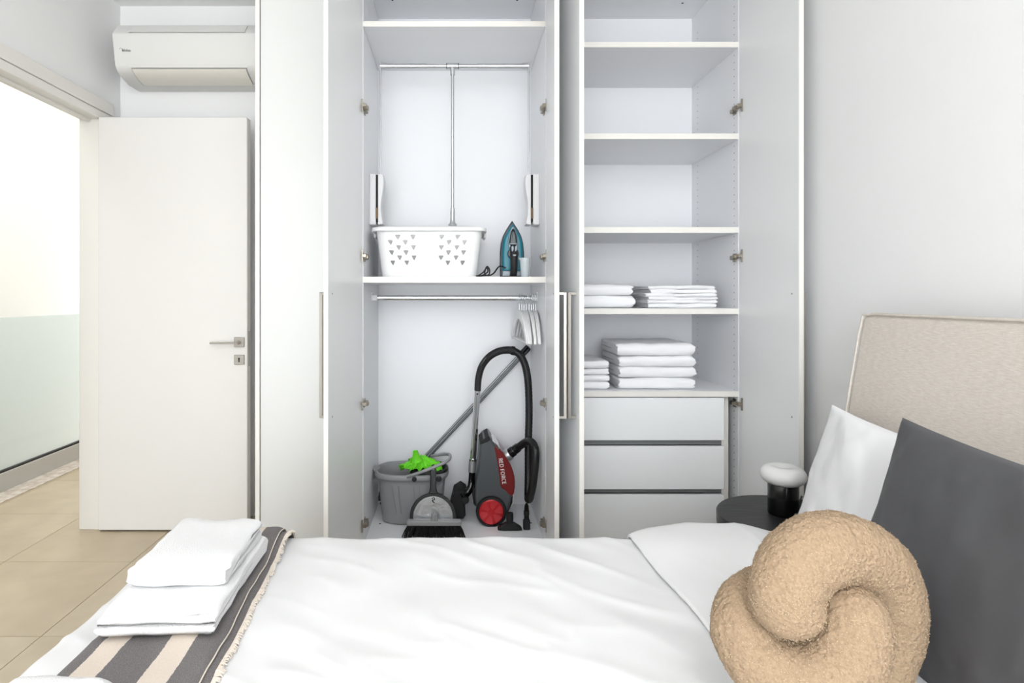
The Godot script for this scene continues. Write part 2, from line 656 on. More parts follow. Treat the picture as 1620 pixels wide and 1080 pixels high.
# ---------------------------------------------------------------- scene
func _ready() -> void:
	# camera
	var cam := Camera3D.new()
	cam.name = "camera"
	add_child(cam)
	cam.position = V(0, EYE, 0)
	cam.near = 0.05
	cam.far = 60.0
	cam.projection = Camera3D.PROJECTION_FRUSTUM
	cam.size = 1080.0 / FOCAL * 0.05
	cam.frustum_offset = Vector2(90.0, -72.0) / FOCAL * 0.05
	cam.current = true
	# sky and exposure
	var we := WorldEnvironment.new()
	we.name = "world_environment"
	var e := Environment.new()
	e.background_mode = Environment.BG_COLOR
	e.background_color = Color(0.93, 0.97, 1.0)
	e.background_energy_multiplier = 1.0
	e.tonemap_mode = Environment.TONE_MAPPER_LINEAR
	e.tonemap_exposure = 0.98
	e.sdfgi_enabled = true
	e.ssao_enabled = true
	e.ssil_enabled = true
	we.environment = e
	add_child(we)
	# daylight through the large window behind the camera
	area("window_daylight", V(-0.4, 1.32, 3.22), V(-0.25, 1.3, 0), Vector2(2.7, 2.4), Color(0.96, 0.98, 1.0), 14.0)
	# daylight of the stairwell beyond the landing, from its roof light
	area("stairwell_daylight", V(-2.75, 3.96, -3.6), V(-2.75, 0, -3.6), Vector2(1.3, 5.0), Color(1.0, 0.985, 0.96), 9.5)
	# added light at the landing end, evens out the stairwell wall
	area("landing_fill_light", V(-3.45, 0.2, -6.85), V(-3.45, 0.2, 0), Vector2(1.1, 4.2), Color(1.0, 0.985, 0.965), 3.0)
	# added, unseen fill light bounced off the ceiling from behind the camera
	area("ceiling_fill_light", V(0.2, 1.83, 1.5), V(0.2, 2.78, 1.5), Vector2(0.34, 0.34), Color(0.985, 0.985, 1.0), 8.0)
	materials()
	room()
	hall()
	fill_uplighter()
	room_door()
	air_conditioner()
	wardrobe()
	bed()
	nightstand_and_lamp()
	basket_and_iron()
	cleaning_things()
	linen_stacks()
	hangers()

func area(called: String, from: Vector3, to: Vector3, size: Vector2, c: Color, energy: float) -> void:
	var l := AreaLight3D.new()
	l.name = called
	add_child(l)
	var up := Vector3.UP if abs((to - from).normalized().y) < 0.95 else Vector3.FORWARD
	l.look_at_from_position(from, to, up)
	l.area_size = size
	l.light_color = c
	l.light_energy = energy
	l.area_range = 20.0
	l.shadow_enabled = true

# ---------------------------------------------------------------- the room
const LEFT := -1.827
const RIGHT := 1.37
const BACK := -3.151
const FRONT := 3.3
const TOP := 2.78
const HALL_TOP := 4.0

func room() -> void:
	struct(sh().box(V(RIGHT, -0.1, BACK - 0.15), V(RIGHT + 0.15, TOP + 0.1, FRONT + 0.15)), "wall_right", M.wall, "white painted wall behind the beige headboard")
	struct(sh().box(V(LEFT, -0.1, BACK - 0.15), V(RIGHT, TOP + 0.1, BACK)), "wall_back", M.wall, "white painted wall behind the wardrobe and air conditioner")
	# left wall with the doorway
	var w := sh()
	w.box(V(LEFT - 0.1, -0.1, -2.10), V(LEFT, TOP, FRONT), 0.0)
	w.box(V(LEFT - 0.1, -0.1, BACK - 0.15), V(LEFT, TOP, -2.985), 0.0)
	w.box(V(LEFT - 0.1, 2.125, -2.985), V(LEFT, TOP, -2.10), 0.0)
	struct(w, "wall_left", M.wall, "white painted wall around the doorway to the landing")
	# wall behind the camera with its large window
	var f := sh()
	f.box(V(LEFT - 0.1, -0.1, FRONT), V(-1.8, TOP, FRONT + 0.15))
	f.box(V(1.0, -0.1, FRONT), V(RIGHT, TOP, FRONT + 0.15))
	f.box(V(-1.8, -0.1, FRONT), V(1.0, 0.05, FRONT + 0.15))
	f.box(V(-1.8, 2.6, FRONT), V(1.0, TOP, FRONT + 0.15))
	struct(f, "wall_front", M.wall, "white painted wall with the large window")
	var win := sh()
	for x in [-1.8, -0.43, 0.94]:
		win.box(V(x, 0.05, FRONT + 0.04), V(x + 0.06, 2.6, FRONT + 0.1))
	win.box(V(-1.8, 0.05, FRONT + 0.04), V(1.0, 0.11, FRONT + 0.1))
	win.box(V(-1.8, 2.54, FRONT + 0.04), V(1.0, 2.6, FRONT + 0.1))
	var wi := struct(win, "window_1", M.panel, "white framed two pane window")
	for x in [-1.74, -0.37]:
		part(sh().box(V(x, 0.11, FRONT + 0.066), V(x + 1.31, 2.54, FRONT + 0.074)), "pane", M.pane, wi)
	struct(sh().box(V(LEFT - 0.1, TOP, BACK - 0.15), V(RIGHT, TOP + 0.12, FRONT + 0.15)), "ceiling", M.ceiling, "white ceiling of the bedroom")
	# tiled floor running through to the landing
	var fl := struct(sh().box(V(-2.86, -0.12, -6.9), V(RIGHT, -0.004, FRONT)), "floor", M.grout, "beige tiled floor with thin grout lines")
	var sizes := {}
	var zi := 0
	for i in 8:
		var x0 := -1.461 - 0.574 * 3 + 0.574 * i
		for j in range(-10, 9):
			var z0 := -(2.037 + 0.573 * j)
			var lo := V(max(x0 + 0.0012, -2.74), 0, max(z0 - 0.573 + 0.0012, -6.9))
			var hi := V(min(x0 + 0.574 - 0.0012, RIGHT), 0, min(z0 - 0.0012, FRONT))
			if hi.x - lo.x < 0.02 or hi.z - lo.z < 0.02:
				continue
			if lo.x < LEFT - 0.3 and lo.z > -0.9 and false:
				continue
			var d := hi - lo
			var key := Vector2i((Vector2(d.x, d.z) * 1000).round())
			if not sizes.has(key):
				sizes[key] = sh().box(V(-d.x / 2, -0.004, -d.z / 2), V(d.x / 2, 0.0, d.z / 2), 0.0008).mesh()
			var t := MeshInstance3D.new()
			t.name = "tile"
			t.mesh = sizes[key]
			t.material_override = M.tile_a if (i * 3 + j * 5) % 4 < 2 else M.tile_b
			fl.add_child(t, true)
			t.position = (lo + hi) / 2
	# lining and flat casing of the doorway
	var c := sh()
	c.box(V(LEFT - 0.105, 0, -2.985), V(LEFT + 0.002, 2.125, -2.968), 0.002)
	c.box(V(LEFT - 0.105, 2.108, -2.968), V(LEFT + 0.002, 2.125, -2.10), 0.002)
	c.box(V(LEFT - 0.105, 0, -2.117), V(LEFT + 0.002, 2.125, -2.10), 0.002)
	c.box(V(LEFT - 0.06, 2.094, -2.968), V(LEFT - 0.045, 2.109, -2.117), 0.002)
	struct(c, "trim_1", M.door_trim, "white lining of the doorway")
	var k := sh()
	k.box(V(LEFT, 2.108, -3.06), V(LEFT + 0.012, 2.149, -2.05), 0.003)
	k.box(V(LEFT, 2.151, -3.06), V(LEFT + 0.017, 2.212, -2.05), 0.003)
	k.box(V(LEFT, 0, -3.06), V(LEFT + 0.017, 2.11, -2.985), 0.003)
	k.box(V(LEFT, 0, -2.10), V(LEFT + 0.017, 2.11, -2.03), 0.003)
	struct(k, "trim_2", M.door_trim, "flat white casing around the doorway")

func hall() -> void:
	# landing, stairwell and the wall beyond them
	struct(sh().box(V(-4.2, -2.6, -7.1), V(-4.05, HALL_TOP + 0.1, FRONT)), "wall_stairwell", M.hall_wall, "cream wall of the stairwell beyond the glass")
	var ew := sh()
	ew.box(V(-4.05, -2.6, -7.05), V(-4.0, HALL_TOP + 0.1, -6.9), 0.0)
	ew.box(V(-2.9, -2.6, -7.05), V(LEFT - 0.1, HALL_TOP + 0.1, -6.9), 0.0)
	ew.box(V(-4.0, -2.6, -7.05), V(-2.9, -1.9, -6.9), 0.0)
	ew.box(V(-4.0, 2.3, -7.05), V(-2.9, HALL_TOP + 0.1, -6.9), 0.0)
	struct(ew, "wall_landing", M.hall_wall, "cream end wall of the landing")
	var w2 := struct(sh().box(V(-4.0, -1.9, -7.0), V(-3.95, 2.3, -6.94)).box(V(-2.95, -1.9, -7.0), V(-2.9, 2.3, -6.94)).box(V(-3.95, -1.9, -7.0), V(-2.95, -1.85, -6.94)).box(V(-3.95, 2.25, -7.0), V(-2.95, 2.3, -6.94)).box(V(-3.95, 0.17, -7.0), V(-2.95, 0.23, -6.94)), "window_added_2", M.panel, "added unseen window lighting the stairwell wall")  # opening made up to carry the added landing light
	for y in [[-1.85, 0.17], [0.23, 2.25]]:
		part(sh().box(V(-3.95, y[0], -6.974), V(-2.95, y[1], -6.966)), "pane", M.pane, w2)
	struct(sh().box(V(-4.05, -2.6, 1.6), V(LEFT - 0.1, HALL_TOP + 0.1, FRONT)), "wall_landing_rear", M.hall_wall, "cream rear wall of the landing")
	struct(sh().box(V(LEFT - 0.1, -0.1, -6.9), V(LEFT + 0.02, HALL_TOP, BACK - 0.15), 0.0).box(V(LEFT - 0.1, TOP + 0.12, BACK - 0.15), V(LEFT + 0.02, HALL_TOP, FRONT), 0.0), "wall_landing_side", M.hall_wall, "cream side wall of the landing")
	struct(sh().box(V(-2.9, -2.6, -6.9), V(-2.8, -0.12, 1.6)), "wall_shaft", M.hall_wall, "stairwell wall below the landing")
	struct(sh().box(V(-4.05, -2.7, -6.9), V(-2.9, -2.6, 1.6)), "floor_lower", M.tile_a, "floor at the foot of the stairwell")
	var lc := sh()
	lc.box(V(-4.2, HALL_TOP, -7.1), V(-3.4, HALL_TOP + 0.12, FRONT), 0.0)
	lc.box(V(-2.1, HALL_TOP, -7.1), V(LEFT - 0.1, HALL_TOP + 0.12, FRONT), 0.0)
	lc.box(V(-3.4, HALL_TOP, -7.1), V(-2.1, HALL_TOP + 0.12, -6.1), 0.0)
	lc.box(V(-3.4, HALL_TOP, -1.1), V(-2.1, HALL_TOP + 0.12, FRONT), 0.0)
	struct(lc, "ceiling_landing", M.ceiling, "white ceiling of the landing")
	var w3 := struct(sh().box(V(-3.4, HALL_TOP + 0.02, -6.1), V(-3.36, HALL_TOP + 0.1, -1.1)).box(V(-2.14, HALL_TOP + 0.02, -6.1), V(-2.1, HALL_TOP + 0.1, -1.1)).box(V(-3.36, HALL_TOP + 0.02, -6.1), V(-2.14, HALL_TOP + 0.1, -6.06)).box(V(-3.36, HALL_TOP + 0.02, -1.14), V(-2.14, HALL_TOP + 0.1, -1.1)).box(V(-3.36, HALL_TOP + 0.02, -3.62), V(-2.14, HALL_TOP + 0.1, -3.58)), "window_3", M.panel, "roof light over the landing")
	for z in [[-6.06, -3.62], [-3.58, -1.14]]:
		part(sh().box(V(-3.36, HALL_TOP + 0.056, z[0]), V(-2.14, HALL_TOP + 0.064, z[1])), "pane", M.pane, w3)
	# glass balustrade on a steel base channel with a marble strip before it
	var t := thing("glass_balustrade", "greenish glass balustrade in a grey base channel on the landing", "balustrade", V(-2.8, 0, -2.6))
	part(sh().box(V(-0.035, 0, -4.2), V(0.04, 0.118, 4.1), 0.002), "base_channel", M.channel, t, "grey metal base channel")
	part(sh().box(V(0.008, 0.112, -4.2), V(0.03, 0.13, 4.1), 0.001), "gasket", M.gasket, t, "dark rubber strip under the glass")
	for z in [[-4.2, -2.452], [-2.448, 0.348], [0.352, 4.1]]:
		part(sh().box(V(-0.012, 0.10, z[0]), V(0.006, 1.066, z[1]), 0.0015), "glass_panel", M.glass, t, "pale green glass")
	var ms := thing("marble_strip", "veined marble strip on the floor along the glass balustrade", "marble strip", V(-2.7, 0, -2.6))
	for k in 9:
		part(sh().box(V(-0.06, -0.003, -4.2 + k * 0.92), V(0.074, 0.006, -4.2 + k * 0.92 + 0.918), 0.001), "marble_slab", M.marble, ms)

func fill_uplighter() -> void:  # lamp added out of view for even fill light
	var t := thing("fill_lamp", "added unseen fill lamp with an open white bowl shining on the ceiling", "lamp", V(0.2, 0, 1.5))
	part(sh().lathe([Vector2(0, 0), Vector2(0.15, 0), Vector2(0.15, 0.015), Vector2(0.02, 0.025), Vector2(0, 0.025)], 40), "base", M.panel, t)
	part(sh().tube(PackedVector3Array([V(0, 0.02, 0), V(0, 1.66, 0)]), 0.014, 16), "pole", M.panel, t)
	part(sh().lathe([Vector2(0, 1.64), Vector2(0.04, 1.65), Vector2(0.2, 1.74), Vector2(0.27, 1.8), Vector2(0.262, 1.802), Vector2(0.195, 1.75), Vector2(0.03, 1.67), Vector2(0, 1.665)], 48), "lamp_bowl", M.panel, t)
	part(sh().lathe([Vector2(0, 1.79), Vector2(0.2, 1.79), Vector2(0.2, 1.796), Vector2(0, 1.797)], 40), "lamp_diffuser", M.fill_lamp_glow, t)

func room_door() -> void:
	var x0 := LEFT + 0.012
	var d := struct(sh().box(V(x0, 0.008, -2.99), V(x0 + 0.757, 2.11, -2.94), 0.003), "door_1", M.door_white, "plain white bedroom door standing open against the back wall")
	var hx := at(379, 541, 2.94).x
	var hy := at(379, 541, 2.94).y
	var h := part(sh().box(V(hx - 0.026, hy - 0.025, -2.94), V(hx + 0.026, hy + 0.025, -2.931), 0.002), "handle_plate", M.nickel, d, "square satin nickel plate")
	var lv := sh()
	lv.tube(PackedVector3Array([V(hx, hy, -2.932), V(hx, hy, -2.895)]), 0.0105, 14)
	lv.box(V(hx - 0.128, hy - 0.005, -2.9), V(hx + 0.012, hy + 0.004, -2.878), 0.002)
	part(lv, "lever", M.nickel, h, "slim lever pointing to the hinges")
	var ky := hy - 0.089
	var kp := part(sh().box(V(hx - 0.026, ky - 0.025, -2.94), V(hx + 0.026, ky + 0.025, -2.932), 0.002), "keyhole_plate", M.nickel, d)
	var kh := sh(Transform3D(Basis(), V(hx, ky, -2.9322)))
	kh.extrude(oval(0, 0.006, 0.0045, 0.0045, 14), 0, 0.001, 0.0002, 1)
	kh.box(V(-0.003, -0.012, 0), V(0.003, 0.006, 0.001), 0.0002)
	part(kh, "keyhole", M.hole, kp)
	part(sh().box(V(x0 + 0.757, hy - 0.125, -2.972), V(x0 + 0.7585, hy + 0.055, -2.958), 0.0005), "lock_plate", M.nickel, d)

func air_conditioner() -> void:
	var t := thing("air_conditioner", "white split air conditioner on the wall above the door", "air conditioner", V(-1.352, 2.31, BACK))
	# cross-section: x forward from the wall, y up
	var prof := PackedVector2Array([Vector2(0, 0.002), Vector2(0.1, 0.0), Vector2(0.155, 0.012), Vector2(0.198, 0.03), Vector2(0.217, 0.045), Vector2(0.226, 0.06), Vector2(0.25, 0.2), Vector2(0.2495, 0.207), Vector2(0.246, 0.214), Vector2(0.203, 0.268), Vector2(0.197, 0.273), Vector2(0.188, 0.276), Vector2(0, 0.276)])
	var turn := Transform3D(Basis(V(0, 0, 1), V(0, 1, 0), V(-1, 0, 0)), Vector3.ZERO)
	# the middle of the case is set back where the flap and the intake grille sit
	var inner := PackedVector2Array([Vector2(0, 0.002), Vector2(0.098, 0.0), Vector2(0.1, 0.009), Vector2(0.152, 0.021), Vector2(0.192, 0.038), Vector2(0.207, 0.05), Vector2(0.219, 0.0475), Vector2(0.226, 0.06), Vector2(0.25, 0.2), Vector2(0.2495, 0.207), Vector2(0.247, 0.212), Vector2(0.236, 0.206), Vector2(0.19, 0.26), Vector2(0.204, 0.268), Vector2(0.197, 0.273), Vector2(0.188, 0.276), Vector2(0, 0.276)])
	var case := sh(turn)
	case.extrude(prof, -0.372, -0.2925, 0.006, 3)
	case.extrude(prof, 0.2925, 0.372, 0.006, 3)
	case.extrude(inner, -0.299, 0.299, 0.0001, 1)
	part(case, "body", M.ac, t)
	var fl := PackedVector2Array([Vector2(0.103, -0.0012), Vector2(0.156, 0.0105), Vector2(0.199, 0.0285), Vector2(0.2155, 0.042), Vector2(0.2125, 0.0445), Vector2(0.1965, 0.0325), Vector2(0.154, 0.0145), Vector2(0.103, 0.003)])
	part(sh(turn).extrude(fl, -0.2895, 0.2895, 0.001, 1), "outlet_flap", M.ac_flap, t, "closed outlet flap")
	# intake grille in the slope above the front
	var slope := Basis(Vector3.RIGHT, -0.672)
	for k in 8:
		var f := -0.029 + k * 0.0083
		var q := sh(Transform3D(slope, V(0, 0.242, 0.2228)))
		q.box(V(-0.2925, f, -0.002), V(0.2925, f + 0.0048, 0.0012), 0.0006)
		part(q, "grille_slat", M.ac, t)
	var logo := text_mesh("Midea", 0.0115, 0.002, M.ink, "brand_mark", t)
	logo.position = V(-0.306, 0.127, 0.2385)
	logo.rotation.x = 0.17
	var sw := sh()
	sw.tube(curve([V(-0.338, 0.132, 0.2395), V(-0.335, 0.138, 0.241), V(-0.328, 0.137, 0.2405), V(-0.3255, 0.13, 0.2395)], 5), 0.0008, 6)
	part(sw, "brand_swirl", M.ink, t)

func text_mesh(s: String, height: float, depth: float, m: Material, called: String, parent: Node) -> MeshInstance3D:
	var tm := TextMesh.new()
	var f := SystemFont.new()
	f.font_names = PackedStringArray(["Droid Sans"])
	tm.font = f
	tm.text = s
	tm.font_size = 32
	tm.pixel_size = height / 23.0
	tm.depth = depth
	var o := MeshInstance3D.new()
	o.name = called
	o.mesh = tm
	o.material_override = m
	parent.add_child(o, true)
	return o

# ---------------------------------------------------------------- wardrobe
const WF := -2.617   # front edge of the carcass
const WB := -3.13    # inside of the back panel
const WFLOOR := 0.073

func shelf(parent: Node, x0: float, x1: float, y0: float, y1: float, called := "shelf") -> MeshInstance3D:
	var s := part(sh().box(V(x0, y0, WB), V(x1, y1, WF + 0.0 - 0.002), 0.0012), called, M.carcass, parent)
	part(sh().box(V(x0, y0, WF - 0.002), V(x1, y1, WF), 0.0004), "edge_band", M.edge, s, "cream edge band")
	return s

func hinge(parent: Node, x: float, y: float, s: float) -> void:
	# s = +1: on a left side panel, arm reaching right
	var q := sh(Transform3D(Basis(), V(x, y, WF)))
	q.box(V(-0.002, -0.028, 0.03), V(0.004, 0.028, 0.038), 0.001) if s > 0 else q.box(V(-0.004, -0.028, 0.03), V(0.002, 0.028, 0.038), 0.001)
	var a := 0.0
	q.xf = Transform3D(Basis(V(s, 0, 0), V(0, 1, 0), V(0, 0, 1)), V(x, y, WF))
	q.box(V(0.002, -0.008, 0.012), V(0.019, 0.008, 0.036), 0.002)
	q.box(V(0.004, -0.012, -0.012), V(0.025, 0.006, 0.014), 0.003)
	q.box(V(0.0, -0.014, -0.05), V(0.016, 0.004, -0.008), 0.002)
	q.box(V(0.0, -0.024, -0.045), V(0.004, 0.014, -0.015), 0.001)
	part(q, "hinge", M.hinge, parent, "nickel cup hinge")

func leaf_door(parent: Node, hx: float, hz: float, w: float, degrees: float, hinged_left: bool, finish: Material = M.panel) -> void:
	var s := 1.0 if hinged_left else -1.0
	var d := part(sh().box(V(0, 0.085, 0), V(s * w, 2.74, 0.018), 0.001), "door", finish, parent)
	d.position = V(hx, 0, hz)
	d.rotation.y = -deg_to_rad(degrees) * s
	part(sh().box(V(s * w, 0.085, 0.0002), V(s * (w + 0.0012), 2.74, 0.0178), 0.0003), "edge_band", M.edge, d, "bright cream edge of the door")
	var bar := sh()
	var x := s * (w - 0.045)
	bar.box(V(x - 0.0065, 0.73, 0.038), V(x + 0.0065, 1.2145, 0.05), 0.0012)
	bar.box(V(x - 0.0065, 0.73, 0.018), V(x + 0.0065, 0.741, 0.045), 0.0012)
	bar.box(V(x - 0.0065, 1.2035, 0.018), V(x + 0.0065, 1.2145, 0.045), 0.0012)
	part(bar, "handle", M.nickel, d, "long satin metal bar handle")
	if degrees > 10:
		for y in [0.7355, 1.209]:
			var sc := sh(Transform3D(Basis(Vector3.RIGHT, -PI / 2), V(x, y, 0)))
			sc.lathe([Vector2(0, 0.0008), Vector2(0.0035, 0.0006), Vector2(0.004, 0), Vector2(0, 0)], 12)
			part(sc, "handle_screw", M.hinge, d)

func carcass(t: Node, x0: float, x1: float) -> void:
	# x0, x1 are the outer faces
	var th := 0.018
	for x in [x0, x1 - th]:
		var sp := part(sh().box(V(x, 0.0, WB - 0.008), V(x + th, 2.76, WF - 0.002), 0.001), "side_panel", M.carcass, t)
		part(sh().box(V(x, 0.0, WF - 0.002), V(x + th, 2.76, WF), 0.0004), "edge_band", M.carcass, sp)
	part(sh().box(V(x0 + th, 0.05, WB - 0.008), V(x1 - th, 2.74, WB), 0.0005), "back_panel", M.carcass, t)
	shelf(t, x0 + th, x1 - th, 2.7, 2.725, "top_panel")
	shelf(t, x0 + th, x1 - th, WFLOOR - 0.025, WFLOOR, "bottom_panel")
	part(sh().box(V(x0 + th, 0.0, WF - 0.06), V(x1 - th, WFLOOR - 0.025, WF - 0.045), 0.001), "plinth", M.panel, t)

func wardrobe() -> void:
	# closed unit beside the door
	var t0 := thing("wardrobe_unit", "closed white wardrobe unit between the bedroom door and the open units", "wardrobe")
	part(sh().box(V(-0.8986, 0, WB - 0.008), V(-0.8786, TOP - 0.002, -2.595), 0.001), "end_panel", M.edge, t0, "end panel with a bright front edge")
	part(sh().box(V(-0.452, 0, WB - 0.008), V(-0.4345, 2.76, WF), 0.001), "side_panel", M.carcass, t0)
	part(sh().box(V(-0.8786, 0.05, WB - 0.008), V(-0.452, 2.74, WB), 0.001), "back_panel", M.carcass, t0)
	leaf_door(t0, -0.8745, WF + 0.002, 0.428, 0.0, true, M.front)
	# unit with hanging rail
	var t1 := thing("wardrobe_unit", "open white wardrobe unit with hanging rail and cleaning things inside", "wardrobe")
	carcass(t1, -0.434, 0.4275)
	shelf(t1, -0.416, 0.4095, 2.42, 2.445)
	shelf(t1, -0.416, 0.4095, 1.26, 1.287)
	leaf_door(t1, -0.418, -2.614, 0.442, 97.8, true)
	leaf_door(t1, 0.4105, -2.614, 0.442, 85.2, false)
	for y in [2.053, 1.38, 0.716, 0.171]:
		hinge(t1, -0.416, y, 1.0)
		hinge(t1, 0.4095, y, -1.0)
	# hanging rail
	var rail := sh()
	var path := PackedVector3Array([V(-0.414, 1.191, -2.87), V(-0.2, 1.191, -2.87), V(0.2, 1.191, -2.87), V(0.4075, 1.191, -2.87)])
	rail.tube(path, 0.0075, 24, true, 1.75)
	var rm := part(rail, "hanging_rail", M.chrome, t1, "polished chrome hanging rail")
	for s in [-1.0, 1.0]:
		var bx := -0.416 if s < 0 else 0.4095
		var b := sh()
		b.box(V(bx, 1.172, -2.885), V(bx - s * 0.006, 1.222, -2.855), 0.002)
		b.box(V(bx, 1.176, -2.883), V(bx - s * 0.03, 1.206, -2.857), 0.003)
		b.tube(PackedVector3Array([V(bx - s * 0.004, 1.215, -2.87), V(bx - s * 0.009, 1.215, -2.87)]), 0.004, 10)
		part(b, "rail_bracket", M.lift_white, rm)
	pull_down_lift(t1)
	screws(t1, [V(-0.318, 2.6995, -2.93), V(0.315, 2.6995, -2.93)])
	screws(t1, [V(-0.372, WFLOOR + 0.0006, -2.86), V(0.376, WFLOOR + 0.0006, -2.87)])
	# unit with shelves and drawers
	var t2 := thing("wardrobe_unit", "open white wardrobe unit with shelves of folded linen and drawers", "wardrobe")
	carcass(t2, 0.4275, 1.301)
	for y in [[2.3265, 2.351], [1.91, 1.936], [1.4855, 1.512], [1.118, 1.1433], [0.743, 0.768]]:
		shelf(t2, 0.4455, 1.283, y[0], y[1])
	screws(t2, [V(1.165, 2.6995, -2.96)])
	leaf_door(t2, 0.4465, -2.614, 0.442, 85.0, true)
	leaf_door(t2, 1.285, -2.614, 0.442, 91.0, false)
	for y in [2.053, 1.38, 0.716, 0.171]:
		hinge(t2, 1.283, y, -1.0)
		hinge(t2, 0.4455, y, 1.0)
	part(sh().box(V(1.224, WFLOOR, -2.68), V(1.256, 0.743, -2.655), 0.001), "drawer_filler", M.edge, t2)
	part(sh().box(V(0.4455, WFLOOR, -2.68), V(0.476, 0.743, -2.655), 0.001), "drawer_filler", M.edge, t2)
	for y in [[0.545, 0.738], [0.323, 0.518], [0.1, 0.298]]:
		var dr := part(sh().box(V(0.474, y[0], -2.64), V(1.2215, y[1], -2.621), 0.0015), "drawer", M.drawer, t2, "smooth white drawer front")
		var bx := sh()
		bx.box(V(0.49, y[0] + 0.015, -3.09), V(0.504, y[1] - 0.05, -2.64))
		bx.box(V(1.192, y[0] + 0.015, -3.09), V(1.206, y[1] - 0.05, -2.64))
		bx.box(V(0.49, y[0] + 0.015, -3.09), V(1.206, y[0] + 0.025, -2.64))
		bx.box(V(0.49, y[0] + 0.015, -3.1), V(1.206, y[1] - 0.05, -3.086))
		part(bx, "drawer_box", M.steel_grey, dr)
	for y in [0.5165, 0.2965]:  # added strips: the gap's soft shade is put into their grey
		part(sh().box(V(0.476, y, -2.675), V(1.2235, y + 0.03, -2.655), 0.001), "gap_shade_strip", M.rail, t2, "added grey strip coloured like the shaded gap between drawers")
	# rows of shelf-pin holes in the side panel
	var holes := sh()
	for z in [-2.655, -3.055]:
		for k in 77:
			var y := 0.16 + k * 0.032
			var c := V(1.2826, y, z)
			for i in 8:
				var a := TAU * i / 8
				var b := TAU * (i + 1) / 8
				holes.tri(c, c + V(0, sin(a), cos(a)) * 0.0026, c + V(0, sin(b), cos(b)) * 0.0026)
	part(holes, "shelf_pin_holes", M.hole, t2).set_meta("kind", "stuff")
	# strip closing the gap to the wall
	struct(sh().box(V(1.303, 0, WB), V(RIGHT, 2.76, WF - 0.03), 0.001), "trim_3", M.panel, "white filler between wardrobe and wall")
	struct(sh().box(V(-0.8986, 2.762, WB), V(RIGHT, TOP, WF - 0.02), 0.0005), "trim_4", M.panel, "white filler above the wardrobe")

func screws(parent: Node, where: Array) -> void:
	for p in where:
		var s := sh(Transform3D(Basis(), p))
		s.lathe([Vector2(0, 0.0006), Vector2(0.005, 0.0004), Vector2(0.0055, -0.0006), Vector2(0, -0.0006)], 12)
		part(s, "screw", M.slot, parent)

func pull_down_lift(t1: Node) -> void:
	var z := -2.85
	var ty := 2.333
	var s := sh()
	s.tube(PackedVector3Array([V(-0.37, ty, z), V(0.364, ty, z)]), 0.0105, 18)
	s.tube(PackedVector3Array([V(-0.37, ty, z), V(-0.14, ty, z)]), 0.0125, 18)
	s.tube(PackedVector3Array([V(0.11, ty, z), V(0.364, ty, z)]), 0.0125, 18)
	var bar := part(s, "pull_down_rail", M.alu, t1, "aluminium pull-down clothes rail")
	for sx in [-1.0, 1.0]:
		var x = 0.366 * sx - 0.003
		var c := sh()
		c.tube(PackedVector3Array([V(x, ty, z), V(x - sx * 0.03, ty, z)]), 0.0155, 18)
		c.box(V(x - 0.005, ty - 0.03, z - 0.014), V(x + 0.005, ty + 0.02, z + 0.014), 0.003)
		part(c, "end_joint", M.alu, bar)
		part(sh().tube(PackedVector3Array([V(x, ty - 0.02, z), V(x - sx * 0.002, 1.79, z)]), 0.0048, 10), "lift_arm", M.alu, bar)
		var wall := -0.416 if sx < 0 else 0.4095
		# housing: fixed half on the panel, moving half beside it, black slot between
		var h := sh()
		h.box(V(wall, 1.545, z - 0.05), V(wall - sx * 0.032, 1.793, z + 0.05), 0.004)
		part(h, "lift_housing", M.lift_white, bar, "white plastic lift housing")
		part(sh().box(V(wall - sx * 0.028, 1.56, z - 0.045), V(wall - sx * 0.042, 1.788, z + 0.047), 0.001), "housing_slot", M.slot, bar)
		part(sh().box(V(wall - sx * 0.03, 1.575, z + 0.04), V(wall - sx * 0.0415, 1.628, z + 0.0485), 0.001), "slot_spring", M.bronze, bar)
		var g := PackedVector2Array()
		for k in 13:
			var f := k / 12.0
			g.append(Vector2(0.062 + 0.007 * sin(f * PI * 2.0 + 2.6), 0.003 + f * 0.24))
		g.append(Vector2(0.04, 0.246))
		g.append(Vector2(0.04, 0.0))
		g.append(Vector2(0.055, 0.0))
		var q := sh(Transform3D(Basis(V(-sx, 0, 0), V(0, 1, 0), V(0, 0, 1)), V(wall, 1.547, z)))
		q.extrude(g, -0.04, 0.045, 0.003, 2)
		part(q, "lift_lever", M.lift_white, bar)
	var px := -0.0125
	var tj := sh()
	tj.tube(PackedVector3Array([V(px - 0.028, ty, z), V(px + 0.028, ty, z)]), 0.0145, 18)
	tj.tube(PackedVector3Array([V(px, ty, z), V(px, ty - 0.045, z)]), 0.011, 16)
	part(tj, "tee_joint", M.alu, bar)
	for k in [-0.029, 0.029]:
		part(sh().tube(PackedVector3Array([V(px + k - 0.0015, ty, z), V(px + k + 0.0015, ty, z)]), 0.0148, 18), "joint_ring", M.gasket, bar)
	part(sh().tube(PackedVector3Array([V(px, ty - 0.04, z), V(px, 1.62, z)]), 0.0078, 14), "pull_rod", M.alu, bar)
	var grip := sh(Transform3D(Basis(), V(px, 1.548, z)))
	grip.lathe([Vector2(0, 0), Vector2(0.021, 0), Vector2(0.022, 0.004), Vector2(0.014, 0.012), Vector2(0.0115, 0.03), Vector2(0.0105, 0.045), Vector2(0.012, 0.06), Vector2(0.0105, 0.075), Vector2(0.0105, 0.083), Vector2(0, 0.085)], 18)
	part(grip, "pull_grip", M.alu, bar)

# ---------------------------------------------------------------- bed
const BED_TOP := 0.51
const FAR := -1.688
const FOOT := -0.818
var bed_noise: FastNoiseLite
var crease_noise: FastNoiseLite

